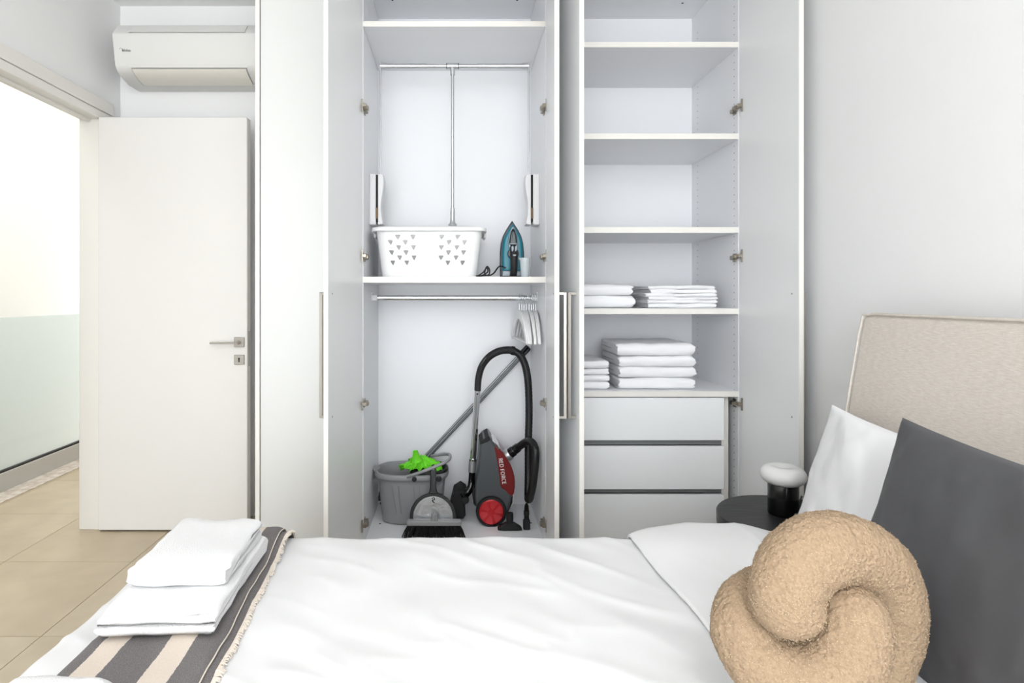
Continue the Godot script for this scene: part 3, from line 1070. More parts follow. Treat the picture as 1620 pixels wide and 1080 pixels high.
func ruffle(x: float, z: float) -> float:
	var y := 0.007 * bed_noise.get_noise_2d(x, z)
	# pulled creases running aslant over the cover
	var a := crease_noise.get_noise_2d(x * 1.1 + z * 0.75, (z * 1.1 - x * 0.75) * 3.2)
	y += 0.007 * (1.0 - sqrt(abs(a) + 0.004) * 1.6) * clamp(0.6 + 0.8 * bed_noise.get_noise_2d(x * 1.7 + 9, z * 1.7), 0.0, 1.0)
	return y

func drape(s: float, lo: float, hi: float, r: float) -> Vector2:
	# arc-length along a cover that hangs over both ends: (place, drop)
	var over := 0.0
	var sign_ := 1.0
	var end := hi - r
	if s > hi - r:
		over = s - (hi - r)
	elif s < lo + r:
		over = lo + r - s
		sign_ = -1.0
		end = lo + r
	else:
		return Vector2(s, 0)
	var q := r * PI / 2
	if over < q:
		var a := over / r
		return Vector2(end + sign_ * r * sin(a), -r * (1.0 - cos(a)))
	return Vector2(end + sign_ * r, -r - (over - q))

func cover(x0: float, x1: float, z0: float, z1: float, lo: Vector2, hi: Vector2, r: float, top: float, nx: int, nz: int, rough := 1.0, wave := 0.0) -> Shape:
	var rows := []
	for j in nz + 1:
		var row := PackedVector3Array()
		var sz: float = lerp(z0, z1, float(j) / nz)
		var dz := drape(sz, lo.y, hi.y, r)
		for i in nx + 1:
			var sx: float = lerp(x0, x1, float(i) / nx)
			var dx := drape(sx, lo.x, hi.x, r)
			var drop: float = min(dx.y, dz.y)
			var p := V(dx.x, top + drop + rough * ruffle(sx, sz), dz.x)
			if drop < -0.06:
				p.x += (0.012 * bed_noise.get_noise_2d(sz * 3.0, sx * 0.3)) * (1.0 if dx.y < -0.06 else 0.0)
				p.z += (0.012 * bed_noise.get_noise_2d(sx * 3.0, sz * 0.3)) * (1.0 if dz.y < -0.06 else 0.0)
			row.append(p)
		rows.append(row)
	return sh().grid(rows, false, false, 1, 1, Vector3.UP)

func bed() -> void:
	bed_noise = noise(2.2, 11, 2)
	crease_noise = noise(1.15, 23, 2)
	var t := thing("bed", "double bed with beige upholstered headboard", "bed", V(0.1, 0, -0.9))
	var o := V(-0.1, 0, 0.9)
	var lean := Transform3D(Basis(Vector3.BACK, -0.168), V(1.166, 0.676, -0.9) + o)
	part(sh(lean).soft(V(0.09, 0.96, 1.63), 0.032, Vector3i(14, 16, 20)), "headboard", M.linen, t, "beige linen headboard")
	var pip := sh(lean)
	pip.tube(curve([V(-0.044, -0.4, -0.8), V(-0.044, 0.2, -0.803), V(-0.044, 0.44, -0.802), V(-0.044, 0.468, -0.775), V(-0.044, 0.471, -0.6), V(-0.044, 0.471, 0.6), V(-0.044, 0.468, 0.775), V(-0.044, 0.44, 0.802), V(-0.044, 0.2, 0.803), V(-0.044, -0.4, 0.8)], 5), 0.0035, 8)
	part(pip, "piping", M.linen, t)
	part(sh(Transform3D(Basis(), V(0.12, 0.17, -0.9) + o)).soft(V(1.8, 0.2, 1.46), 0.02, Vector3i(10, 10, 10)), "bed_base", M.linen, t)
	for x in [-0.68, 0.9]:
		for z in [-0.27, -1.53]:
			part(sh().box(V(x - 0.025, 0, z - 0.025) + o, V(x + 0.025, 0.075, z + 0.025) + o, 0.003), "leg", M.black, t)
	var m := part(sh(Transform3D(Basis(), V(0.1275, 0.379, -0.9))).soft(V(1.865, 0.22, 1.48), 0.04, Vector3i(24, 10, 24)), "mattress", M.sheet, self)
	tag(m, "white sheeted mattress under the duvet", "mattress")
	# duvet over the foot end, far side and near side
	var dv := thing("duvet", "white duvet spread over the bed with its top edge folded back", "duvet", Vector3.ZERO)
	part(cover(FOOT - 0.3, 0.87, FAR - 0.3, -0.15 + 0.3, Vector2(FOOT, FAR), Vector2(1.2, -0.15), 0.05, BED_TOP, 190, 190), "cover", M.duvet, dv)
	# folded-back edge
	var rows := []
	var hemn := noise(1.6, 5, 2)
	for j in 121:
		var sz: float = lerp(FAR - 0.28, 0.1, j / 120.0)
		var dz := drape(sz, FAR - 0.008, -0.14, 0.055)
		var hem: float = 0.515 + 0.012 * hemn.get_noise_1d(sz) + 0.03 * clamp((-sz - 1.0) * -1.0, -0.4, 0.4)
		var bulge: float = 0.022 * exp(-pow((sz - FAR - 0.12) / 0.16, 2.0))
		var row := PackedVector3Array()
		for i in 61:
			var f := i / 60.0
			var x := 0.0
			var y := 0.0
			if i < 8:
				# rolled hem
				var a := PI * (i / 8.0)
				x = hem + 0.006 - 0.006 * sin(a) * 1.0
				y = 0.002 + 0.006 * (1.0 - cos(a))
				if i < 2:
					x = hem + 0.006
			else:
				var g := (i - 8) / 52.0
				x = lerp(hem + 0.006, 0.9, g)
				y = 0.014 + (0.012 + bulge) * (1.0 - exp(-g * 9.0)) * (1.0 if g < 0.75 else 1.0 - (g - 0.75) * 3.6)
			row.append(V(x, BED_TOP + y + dz.y + ruffle(x, sz) * (1.0 if i < 9 else 0.75), dz.x))
		rows.append(row)
	part(sh().grid(rows, false, false, 1, 1, Vector3.UP), "folded_edge", M.duvet, dv, "folded-back top edge with a stitched hem")
	throw_blanket()
	bed_towels()
	pillows()
	knot()

func throw_blanket() -> void:
	var t := thing("throw_blanket", "folded dark grey and cream striped throw across the bed foot", "blanket", Vector3.ZERO)
	var n1 := noise(5.0, 71, 2)
	# each layer: left, right, height over the duvet, material
	var layers := [[-0.705, -0.426, 0.005, M.throw_dark, "lower_fold"], [-0.712, -0.449, 0.016, M.throw, "upper_fold"]]
	for L in layers:
		var rows := []
		for j in 111:
			var sz: float = lerp(-1.655 - 0.33, -0.12, j / 110.0)
			var dz := drape(sz, FAR - L[2] - 0.004, -0.1, 0.055)
			var skew: float = -0.045 * clamp((-sz - 1.0) / 0.65, -0.5, 1.0)
			var hump: float = 0.022 * exp(-pow((sz - FAR - 0.09) / 0.09, 2.0))
			var left: float = L[0] + skew * 0.4 + 0.0015 * n1.get_noise_1d(sz)
			var right: float = L[1] + skew + 0.003 * n1.get_noise_1d(sz + 7.0 * L[2] * 100.0)
			var row := PackedVector3Array()
			var up := PackedVector3Array()
			for i in 31:
				var f := i / 30.0
				var x: float = lerp(left, right, f)
				var roll: float = 1.0 - pow(abs(2 * f - 1), 14.0)
				var y: float = BED_TOP + ruffle(x, sz) + L[2] * 0.55 + L[2] * 0.45 * roll + dz.y + hump * f + 0.0015 * n1.get_noise_2d(x * 5, sz)
				row.append(V(x, y, dz.x))
			# close underneath so the cloth has body
			for i in range(30, -1, -1):
				var p := row[i]
				up.append(p - V(0, min(L[2] * 0.5, 0.004) + 0.002, 0))
			for p in up:
				row.append(p)
			rows.append(row)
		var s := sh()
		s.grid(rows, true, false, 2.0, 1.0, Vector3.ZERO)
		var o := part(s, L[4], L[3], t)
	# cream hem showing along the upper fold, and ragged fringe along the lower one
	var hem := PackedVector3Array()
	for j in 90:
		var sz: float = lerp(-1.655 - 0.2, -0.3, j / 89.0)
		var dz := drape(sz, FAR - 0.02, -0.1, 0.055)
		var skew: float = -0.045 * clamp((-sz - 1.0) / 0.65, -0.5, 1.0)
		var hump: float = 0.022 * exp(-pow((sz - FAR - 0.09) / 0.09, 2.0))
		var right: float = -0.449 + skew + 0.003 * n1.get_noise_1d(sz + 7.0 * 1.6)
		hem.append(V(right + 0.001, BED_TOP + ruffle(right, sz) + 0.0085 + dz.y + hump, dz.x))
	part(sh().tube(hem, 0.0016, 8), "hem", M.fringe, t, "cream hem")
	var fr := sh()
	var r := RandomNumberGenerator.new()
	r.seed = 6
	for k in 900:
		var sz: float = lerp(-1.655 - 0.15, -0.3, k / 899.0)
		var dz := drape(sz, FAR - 0.01, -0.1, 0.055)
		var skew: float = -0.045 * clamp((-sz - 1.0) / 0.65, -0.5, 1.0)
		var hump: float = 0.02 * exp(-pow((sz - FAR - 0.09) / 0.09, 2.0))
		var right: float = -0.426 + skew + 0.003 * n1.get_noise_1d(sz + 7.0 * 0.5)
		var y: float = BED_TOP + ruffle(right, sz) + 0.004 + dz.y + hump
		var l: float = 0.003 + 0.006 * n1.get_noise_1d(sz * 4.0) + r.randf() * 0.006
		var w := r.randf_range(-0.006, 0.006)
		fr.tube(PackedVector3Array([V(right - 0.005, y + 0.001, dz.x), V(right + l * 0.5, y + r.randf() * 0.003, dz.x + w * 0.5), V(right + l, y - 0.002, dz.x + w)]), [0.0016, 0.0018, 0.0008], 4)
	part(fr, "fringe", M.fringe, t, "cream ragged fringe").set_meta("kind", "stuff")

# a towel folded over: x across, folds running along x; the slit faces +z when open_front
func folded(w: float, d: float, h: float, seeded: int, plies := 2, open_front := false, wav := 0.004) -> Shape:
	var prof := PackedVector2Array()   # (z, y)
	var t := h / plies
	var gap: float = min(0.0022, h * 0.05)
	var zr := d / 2
	# outer rounded fold on one side, open ply ends on the other
	var q := []
	# bottom from open side to fold
	for k in 7:
		q.append(Vector2(lerp(-zr, zr - h / 2, k / 7.0), 0))
	for k in 9:
		var a := -PI / 2 + PI * k / 8.0
		q.append(Vector2(zr - h / 2 + cos(a) * h / 2, h / 2 + sin(a) * h / 2))
	for k in range(6, -1, -1):
		q.append(Vector2(lerp(-zr, zr - h / 2, k / 7.0), h))
	# open side with slits
	for p in range(plies - 1, 0, -1):
		var y := t * p
		var inset := 0.004 * (p % 2)
		q.append(Vector2(-zr - 0.004 + inset, y + t * 0.75))
		q.append(Vector2(-zr - 0.005 + inset, y + t * 0.4))
		q.append(Vector2(-zr + 0.001, y + gap))
		q.append(Vector2(-zr + d * 0.7, y + gap * 0.6))
		q.append(Vector2(-zr + d * 0.7, y - gap * 0.6))
		q.append(Vector2(-zr + 0.001, y - gap))
	q.append(Vector2(-zr - 0.004, t * 0.65))
	q.append(Vector2(-zr - 0.004, t * 0.35))
	prof = PackedVector2Array(q)
	var nz := noise(5.5, seeded, 2)
	var rows := []
	var nx := 30
	for i in nx + 1:
		var f := 0.5 - 0.5 * cos(PI * i / float(nx))
		var x: float = lerp(-w / 2, w / 2, f)
		var e: float = min(f, 1 - f) * w
		var squeeze := 1.0
		if e < h * 0.35:
			squeeze = 0.62 + 0.38 * sqrt(max(0.0, 1.0 - pow(1.0 - e / (h * 0.35), 2.0)))
		var row := PackedVector3Array()
		for p in prof:
			var z := p.x
			if open_front:
				z = -z
			var y: float = h / 2 + (p.y - h / 2) * squeeze
			var fl: float = p.y / h
			var dx: float = 0.009 * nz.get_noise_2d(z * 1.5 + 40, p.y * 14.0) * (1.0 if e < 0.02 else 0.0)
			row.append(V(x + dx, y + wav * fl * nz.get_noise_2d(x, z) + wav * 0.5 * nz.get_noise_2d(x * 2 + 5, p.y * 20) * fl, z + wav * 1.2 * nz.get_noise_2d(x * 1.3, p.y * 30.0 + 9)))
		rows.append(row)
	var s := sh()
	var start := 0
	s.grid(rows, true, false, 1, 1, Vector3.ZERO, false)
	# ends
	var ids := Geometry2D.triangulate_polygon(prof)
	for e in [0, nx]:
		for i in range(0, ids.size(), 3):
			s.tri(rows[e][ids[i]], rows[e][ids[i + 1]], rows[e][ids[i + 2]])
	for i in range(0, s.v.size(), 3):
		var cr := (s.v[i + 2] - s.v[i]).cross(s.v[i + 1] - s.v[i])
		if i / 3 >= (rows.size() - 1) * prof.size() * 2:
			var out := -1.0 if s.v[i].x < 0 else 1.0
			if cr.x * out < 0:
				var b := s.v[i + 1]; s.v[i + 1] = s.v[i + 2]; s.v[i + 2] = b
			for k in 3:
				s.n[i + k] = V(out, 0, 0)
	# orient the skin
	var vol := 0.0
	for i in range(0, (rows.size() - 1) * prof.size() * 6, 3):
		vol += s.v[i].dot((s.v[i + 2] - s.v[i]).cross(s.v[i + 1] - s.v[i]))
	if vol < 0:
		for i in range(0, (rows.size() - 1) * prof.size() * 6, 3):
			var b := s.v[i + 1]; s.v[i + 1] = s.v[i + 2]; s.v[i + 2] = b
			var m := s.n[i + 1]; s.n[i + 1] = s.n[i + 2]; s.n[i + 2] = m
			for k in 3:
				s.n[i + k] = -s.n[i + k]
	return s

func lay(s: Shape, called: String, m: Material, where: Vector3, turn: float, label: String, category: String, group := "") -> MeshInstance3D:
	var o := part(s, called, m, self)
	o.position = where
	o.rotation.y = turn
	tag(o, label, category, group)
	return o

func bed_towels() -> void:
	var y := BED_TOP + 0.026
	lay(folded(0.225, 0.37, 0.042, 91, 2, true, 0.006), "bath_towel", M.towel_bed, V(-0.594, y, -1.315), deg_to_rad(3), "larger folded white towel lying on the striped throw, under another towel", "towel", "towels on the bed")
	lay(folded(0.205, 0.25, 0.055, 93, 2, false, 0.006), "bath_towel", M.towel_bed, V(-0.592, y + 0.041, -1.345), deg_to_rad(2), "thick folded white towel on top of the larger towel on the bed", "towel", "towels on the bed")
	lay(folded(0.16, 0.26, 0.078, 95, 2, true, 0.004), "bath_towel", M.towel_bed, V(-0.622, y, -0.79), deg_to_rad(-4), "white towel on the throw cut off by the bottom left picture edge", "towel", "towels on the bed")

func pillow(w: float, h: float, th: float, seeded: int, crease: float) -> Shape:
	var nz := noise(3.5, seeded, 3)
	var rows := []
	var cnt := 56
	var s := sh()
	for side in [1.0, -1.0]:
		var g := []
		for j in cnt + 1:
			var row := PackedVector3Array()
			var b := -cos(PI * j / cnt)
			b = lerp(b, 2.0 * j / cnt - 1.0, 0.5)
			for i in cnt + 1:
				var a := -cos(PI * i / cnt)
				a = lerp(a, 2.0 * i / cnt - 1.0, 0.5)
				var x := a * w / 2 * (1.0 - 0.055 * (1.0 - b * b))
				var y := b * h / 2 * (1.0 - 0.06 * (1.0 - a * a))
				var fill: float = pow(max(0.0, (1 - a * a) * (1 - b * b)), 0.42)
				var z: float = side * th / 2 * fill
				var edge: float = min(1.0, fill * 2.5)
				z += edge * 0.01 * nz.get_noise_2d(x + 3 * side, y) + edge * 0.004 * nz.get_noise_2d(x * 3, y * 3 + 8 * side)
				# storage creases: two soft lines pressed into the cloth
				if crease > 0.0 and side > 0:
					z -= crease * edge * (exp(-pow((b - 0.28 - 0.12 * a) / 0.018, 2.0)) + 0.8 * exp(-pow((b + 0.42 - 0.05 * a) / 0.02, 2.0)) + 0.6 * exp(-pow((a - 0.12) / 0.012, 2.0)))
				row.append(V(x, y, z))
			g.append(row)
		s.grid(g, false, false, 1, 1, V(0, 0, side))
	return s

func place_on(o: Node3D, corner: Vector3, far_dir: Vector3, up_dir: Vector3, w: float, h: float) -> void:
	# corner = far upper corner of the pillow; x of the mesh runs to the far end
	var bx := far_dir.normalized()
	var by := (up_dir - bx * up_dir.dot(bx)).normalized()
	var bz := bx.cross(by)
	o.transform = Transform3D(Basis(bx, by, bz), corner - bx * w / 2 - by * h / 2)

func pillows() -> void:
	var wp := part(pillow(0.52, 0.44, 0.11, 31, 0.0), "white_pillow", M.sheet, self)
	tag(wp, "white pillow leaning on the headboard behind the dark grey pillow", "pillow")
	place_on(wp, V(1.07, 0.892, -1.64), V(0.02, 0.035, -1), V(0.25, 0.96, 0), 0.52, 0.44)
	part(sh().tube(curve([V(0.232, 0.205, 0.01), V(0.222, 0.1, 0.026), V(0.218, 0.0, 0.03), V(0.222, -0.1, 0.026), V(0.232, -0.205, 0.01)], 6), 0.0022, 6), "flange_seam", M.sheet, wp)
	var gp := part(pillow(0.64, 0.45, 0.12, 37, 0.0055), "grey_pillow", M.pillow_grey, self)
	tag(gp, "dark grey pillow standing upright in front of the white pillow", "pillow")
	place_on(gp, V(0.968, 0.937, -1.25), V(0.12, 0, -1), V(0.25, 0.96, 0), 0.64, 0.45)

func knot() -> void:
	var c := V(0.582, 0.53, -0.93)
	var t := thing("knot_cushion", "tan boucle knot cushion leaning on the dark grey pillow", "cushion", c)
	var nz := noise(150.0, 19, 2)
	var lump := noise(9.0, 29, 2)
	var r := RandomNumberGenerator.new()
	r.seed = 14
	# two stuffed rolls hooked into each other: right, up, towards the bed foot side, radius (metres from the foot of the cushion)
	var rolls := [
		[[-0.0683, 0.1917, 0.0323, 0.054], [-0.064, 0.2161, 0.0282, 0.0553], [-0.0418, 0.2454, 0.019, 0.0568], [-0.0005, 0.2642, 0.0073, 0.0585], [0.0535, 0.259, -0.0068, 0.0584], [0.1102, 0.2249, -0.0228, 0.0573], [0.1388, 0.1673, -0.0332, 0.0559], [0.1411, 0.1007, -0.039, 0.0541], [0.1167, 0.0432, -0.0377, 0.0519], [0.0781, 0.0078, -0.0353, 0.0475]],
		[[0.0355, 0.1724, 0.0312, 0.0531], [0.0285, 0.1462, 0.0401, 0.0555], [0.0098, 0.1111, 0.0462, 0.058], [-0.024, 0.0829, 0.0445, 0.0601], [-0.0622, 0.0754, 0.0302, 0.0591], [-0.0946, 0.0898, 0.0078, 0.0565], [-0.1066, 0.1177, -0.0188, 0.054], [-0.0904, 0.1443, -0.0426, 0.05], [-0.0554, 0.1608, -0.0603, 0.0444], [-0.0145, 0.1658, -0.0675, 0.0371]]]
	for k in 2:
		var mids := []
		var rads := []
		for q in rolls[k]:
			mids.append(V(q[0], q[1], q[2]))
			rads.append(V(q[3] * 0.965, 0, 0))
		var path := curve(mids, 12)
		var fat := curve(rads, 12)
		# rounded ends
		var centres := PackedVector3Array()
		var radii := PackedFloat32Array()
		var d0 := (path[0] - path[1]).normalized()
		var d1 := (path[-1] - path[-2]).normalized()
		for i in range(12, 0, -1):
			var a := PI / 2 * i / 12.4
			centres.append(path[0] + d0 * fat[0].x * 0.92 * sin(a))
			radii.append(fat[0].x * cos(a))
		for i in path.size():
			centres.append(path[i])
			radii.append(fat[i].x)
		for i in range(1, 13):
			var a := PI / 2 * i / 12.4
			centres.append(path[-1] + d1 * fat[-1].x * 0.92 * sin(a))
			radii.append(fat[-1].x * cos(a))
		var side := V(0, 0, 1)
		var ring := []
		var fuzz := sh()
		for i in centres.size():
			var tg: Vector3 = (centres[min(i + 1, centres.size() - 1)] - centres[max(i - 1, 0)]).normalized()
			side = (side - tg * side.dot(tg)).normalized()
			var other := tg.cross(side)
			var row := PackedVector3Array()
			for j in 84:
				var w := TAU * j / 84
				var nrm := side * cos(w) + other * sin(w)
				var p := centres[i] + nrm * radii[i]
				p += nrm * (0.002 * nz.get_noise_3dv(p) + 0.002 * lump.get_noise_3dv(p * 2.0)) * min(1.0, radii[i] / 0.03)
				row.append(p)
				for m in 2:
					if radii[i] > 0.01 and r.randf() < 0.6:
						var sd := nrm.cross(V(r.randfn(), r.randfn(), r.randfn())).normalized()
						var a := p + sd * r.randf() * 0.003 + tg * r.randf_range(-0.003, 0.003)
						fuzz.tri(a - sd * 0.0009, a + nrm * r.randf_range(0.0004, 0.002) + nrm.cross(sd) * r.randf_range(-0.0025, 0.0025), a + sd * 0.0009)
			ring.append(row)
		var loop := part(sh().grid(ring, true, false), "loop", M.boucle, t)
		part(fuzz, "pile", M.boucle_curl, loop).set_meta("kind", "stuff")

# ---------------------------------------------------------------- nightstand and lamp
func nightstand_and_lamp() -> void:
	var c := V(1.136, 0, -1.95)
	var t := thing("nightstand", "round black wooden nightstand between the bed and the wardrobe", "nightstand", c)
	part(sh().lathe([Vector2(0, 0.0), Vector2(0.224, 0.0), Vector2(0.2305, 0.006), Vector2(0.2305, 0.405), Vector2(0, 0.405)], 64), "drum", M.black_wood, t)
	part(sh().lathe([Vector2(0, 0.407), Vector2(0.229, 0.407), Vector2(0.232, 0.41), Vector2(0.232, 0.446), Vector2(0.2285, 0.45), Vector2(0, 0.45)], 72), "top", M.black_wood, t)
	var l := thing("table_lamp", "small lamp with white mushroom glass shade and black base", "lamp", V(1.13, 0.45, -1.99))
	part(sh().lathe([Vector2(0, 0.0), Vector2(0.0455, 0.0), Vector2(0.048, 0.003), Vector2(0.048, 0.102), Vector2(0.0465, 0.105), Vector2(0, 0.105)], 40), "base", M.black_gloss, l, "glossy black cylinder base")
	var prof := [Vector2(0.0, 0.105)]
	for k in 25:
		var a := -PI / 2 + PI * k / 24.0
		prof.append(Vector2(0.0405 + 0.0315 * cos(a), 0.135 + 0.03 * sin(a)))
	prof.append(Vector2(0.028, 0.163))
	prof.append(Vector2(0.014, 0.159))
	prof.append(Vector2(0.0, 0.157))
	part(sh().lathe(prof, 48), "shade", M.lamp_glass, l, "white opal glass shade")
	var sw := sh(Transform3D(Basis(Vector3.RIGHT, PI / 2), V(0.016, 0.015, 0.044)))
	sw.lathe([Vector2(0, 0.004), Vector2(0.003, 0.004), Vector2(0.004, 0), Vector2(0, 0)], 12)
	part(sw, "switch", M.steel_grey, l)
	part(sh().tube(curve([V(0.04, 0.012, -0.02), V(0.085, 0.006, -0.06), V(0.13, 0.004, -0.12), V(0.16, 0.004, -0.16)], 6), 0.003, 8), "cord", M.black, l)

# ---------------------------------------------------------------- shelf above the rail
func basket_and_iron() -> void:
	var sy := 1.287
	var c := V(-0.122, sy, -2.875)
	var t := thing("laundry_basket", "white plastic laundry basket with triangular holes on the wardrobe shelf", "basket", c)
	var H := 0.226
	# outline at height v (0 bottom, 1 top); u in 0..1 goes round, u = 0.5 is the middle of the front
	var holes_a := [-0.72, -0.37, 0.29, 0.66]
	var holes_b := [-0.9, -0.555, 0.467, 0.83]
	var s := sh()
	var corner := 0.045
	var half := func(v: float) -> Vector2: return Vector2(lerp(0.226, 0.252, v), lerp(0.15, 0.178, v))
	# smooth skin for everything but the flat front
	for off in [0.0, 0.0035]:
		var rows := []
		for j in 9:
			var v := j / 8.0
			var hw: Vector2 = half.call(v)
			hw -= Vector2(off, off)
			var row := PackedVector3Array()
			var cs := [[hw.x - corner, -hw.y + corner, 0.0], [hw.x - corner, -hw.y + corner, 0.0]]
			row.append(V(hw.x - corner, v * H, hw.y))
			for k in range(1, 7):
				var a := PI / 2 - PI / 2 * k / 6.0
				row.append(V(hw.x - corner + corner * cos(a), v * H, hw.y - corner + corner * sin(a)))
			for k in range(0, 7):
				var a := -PI / 2 * k / 6.0
				row.append(V(hw.x - corner + corner * cos(a), v * H, -hw.y + corner + corner * sin(a)))
			for k in range(0, 7):
				var a := -PI / 2 - PI / 2 * k / 6.0
				row.append(V(-hw.x + corner + corner * cos(a), v * H, -hw.y + corner + corner * sin(a)))
			for k in range(0, 7):
				var a := -PI - PI / 2 * k / 6.0
				row.append(V(-hw.x + corner + corner * cos(a), v * H, hw.y - corner + corner * sin(a)))
			rows.append(row)
		s.grid(rows, false, false, 1, 1, Vector3.ZERO)
	# front wall pierced by rows of triangles
	var front := func(u: float, v: float, dz: float) -> Vector3:
		var hw: Vector2 = half.call(v)
		return V(u * (hw.x - corner), v * H, hw.y - dz)
	var edges := [0.0]
	for k in 7:
		edges.append(0.2525 + 0.105 * k)
	edges.append(1.0)
	for r in edges.size() - 1:
		var v0: float = edges[r]
		var v1: float = edges[r + 1]
		var list := []
		if r >= 1 and r <= 6:
			list = holes_b if r % 2 == 1 else holes_a
		var cuts := [-1.0]
		for k in list.size():
			if k > 0:
				cuts.append((list[k - 1] + list[k]) / 2)
		cuts.append(1.0)
		for k in cuts.size() - 1:
			var u0: float = cuts[k]
			var u1: float = cuts[k + 1]
			for dz in [0.0, 0.0035]:
				var A: Vector3 = front.call(u0, v0, dz)
				var B: Vector3 = front.call(u1, v0, dz)
				var C: Vector3 = front.call(u1, v1, dz)
				var D: Vector3 = front.call(u0, v1, dz)
				if list.is_empty():
					s.quad(A, B, C, D)
				else:
					var h: float = list[k]
					var vm := (v0 + v1) / 2
					# rounded triangle, point down
					var P := [front.call(h - 0.008, vm - 0.05, dz), front.call(h + 0.008, vm - 0.05, dz), front.call(h + 0.06, vm + 0.03, dz), front.call(h + 0.05, vm + 0.05, dz), front.call(h - 0.05, vm + 0.05, dz), front.call(h - 0.06, vm + 0.03, dz)]
					s.quad(A, B, P[1], P[0])
					s.tri(B, P[2], P[1])
					s.tri(B, C, P[2])
					s.tri(C, P[3], P[2])
					s.quad(C, D, P[4], P[3])
					s.tri(D, P[5], P[4])
					s.tri(D, A, P[5])
					s.tri(A, P[0], P[5])
			if not list.is_empty():
				var h: float = list[k]
				var vm := (v0 + v1) / 2
				var spec := [[-0.008, -0.05], [0.008, -0.05], [0.06, 0.03], [0.05, 0.05], [-0.05, 0.05], [-0.06, 0.03]]
				for i in 6:
					var a = spec[i]
					var b = spec[(i + 1) % 6]
					s.quad(front.call(h + a[0], vm + a[1], 0.0), front.call(h + b[0], vm + b[1], 0.0), front.call(h + b[0], vm + b[1], 0.0035), front.call(h + a[0], vm + a[1], 0.0035))
	s.box(V(-0.222, 0.0, -0.146), V(0.222, 0.005, 0.146), 0.002)
	part(s, "body", M.plastic_white, t)
	var rim := []
	for p in [[0.247, 0.173, H - 0.004], [0.268, 0.194, H - 0.012], [0.272, 0.198, H - 0.008], [0.27, 0.196, H + 0.006], [0.262, 0.188, H + 0.01], [0.25, 0.176, H + 0.006], [0.246, 0.172, H - 0.002]]:
		var row := PackedVector3Array()
		var cr := 0.055
		for k in 4:
			var sx: float = [1, -1, -1, 1][k]
			var sz: float = [1, 1, -1, -1][k]
			for i in 7:
				var a := PI / 2 * k + PI / 2 * i / 6.0
				row.append(V(sx * (p[0] - cr) + cr * cos(a), p[2], sz * (p[1] - cr) + cr * sin(a)))
		rim.append(row)
	part(sh().grid(rim, true, true), "rim", M.plastic_white, t)
	for sx in [-1.0, 1.0]:
		part(sh().box(V(sx * 0.268 - 0.006, H - 0.03, -0.06), V(sx * 0.268 + 0.006, H + 0.004, 0.06), 0.004), "grip", M.plastic_white, t)

	# steam iron standing on its heel, sole plate to the back
	var ic := V(at(812, 437, 2.75).x, sy, -2.78)
	var it := thing("steam_iron", "teal and black steam iron standing on its heel on the shelf", "iron", ic)
	var out := [Vector2(0.0, 0.278), Vector2(0.013, 0.259), Vector2(0.03, 0.232), Vector2(0.045, 0.202), Vector2(0.054, 0.168), Vector2(0.058, 0.125), Vector2(0.0585, 0.07), Vector2(0.057, 0.0), Vector2(-0.057, 0.0), Vector2(-0.0585, 0.07), Vector2(-0.058, 0.125), Vector2(-0.054, 0.168), Vector2(-0.045, 0.202), Vector2(-0.03, 0.232), Vector2(-0.013, 0.259)]
	var scaled := func(k: float, ky: float, y0: float) -> PackedVector2Array:
		var p := PackedVector2Array()
		for q in out:
			p.append(Vector2(q.x * k, y0 + q.y * ky))
		return p
	part(sh().extrude(PackedVector2Array(out), -0.06, -0.052, 0.001, 1), "sole_plate", M.iron_grey, it, "grey metal sole plate")
	part(sh().extrude(PackedVector2Array(out), -0.051, -0.02, 0.006, 3), "skirt", M.iron_rim, it, "dark blue-black skirt")
	part(sh().extrude(scaled.call(0.86, 0.84, 0.028), -0.03, 0.012, 0.014, 5), "body_shell", M.teal, it, "glossy teal shell")
	part(sh().extrude(PackedVector2Array([Vector2(-0.052, 0.006), Vector2(0.052, 0.006), Vector2(0.05, 0.034), Vector2(-0.05, 0.034)]), -0.03, 0.016, 0.004, 2), "heel", M.iron_grey, it, "grey heel")
	part(sh().box(V(-0.05, 0.0, -0.05), V(0.05, 0.009, 0.03), 0.002), "heel_pad", M.black, it)
	part(sh().extrude(rounder([Vector2(0, 0.25), Vector2(0.014, 0.225), Vector2(0.0225, 0.18), Vector2(0.022, 0.145), Vector2(0.012, 0.132), Vector2(-0.012, 0.132), Vector2(-0.022, 0.145), Vector2(-0.0225, 0.18), Vector2(-0.014, 0.225)]), 0.0, 0.024, 0.003, 2), "trim_ring", M.iron_grey, it, "silver trim around the tank")
	part(sh().extrude(rounder([Vector2(0, 0.24), Vector2(0.012, 0.218), Vector2(0.019, 0.178), Vector2(0.018, 0.15), Vector2(-0.018, 0.15), Vector2(-0.019, 0.178), Vector2(-0.012, 0.218)]), 0.01, 0.036, 0.008, 4), "water_tank", M.teal_dark, it, "dark tinted water tank")
	part(sh().box(V(-0.017, 0.157, 0.03), V(0.017, 0.164, 0.038), 0.002), "filler_flap", M.iron_grey, it)
	var hd := sh()
	hd.tube(curve([V(0, 0.142, 0.03), V(0, 0.13, 0.058), V(0, 0.1, 0.068), V(0, 0.05, 0.066), V(0, 0.018, 0.045), V(0, 0.008, 0.015)], 6), 0.0165, 18, true, 0.85)
	part(hd, "handle", M.black_soft, it, "black handle")
	var dial := sh(Transform3D(Basis(Vector3.RIGHT, PI / 2), V(0, 0.114, 0.012)))
	dial.lathe([Vector2(0, 0.026), Vector2(0.024, 0.025), Vector2(0.0265, 0.021), Vector2(0.0265, 0.0), Vector2(0, 0)], 30)
	part(dial, "dial", M.black_gloss, it, "round temperature dial")
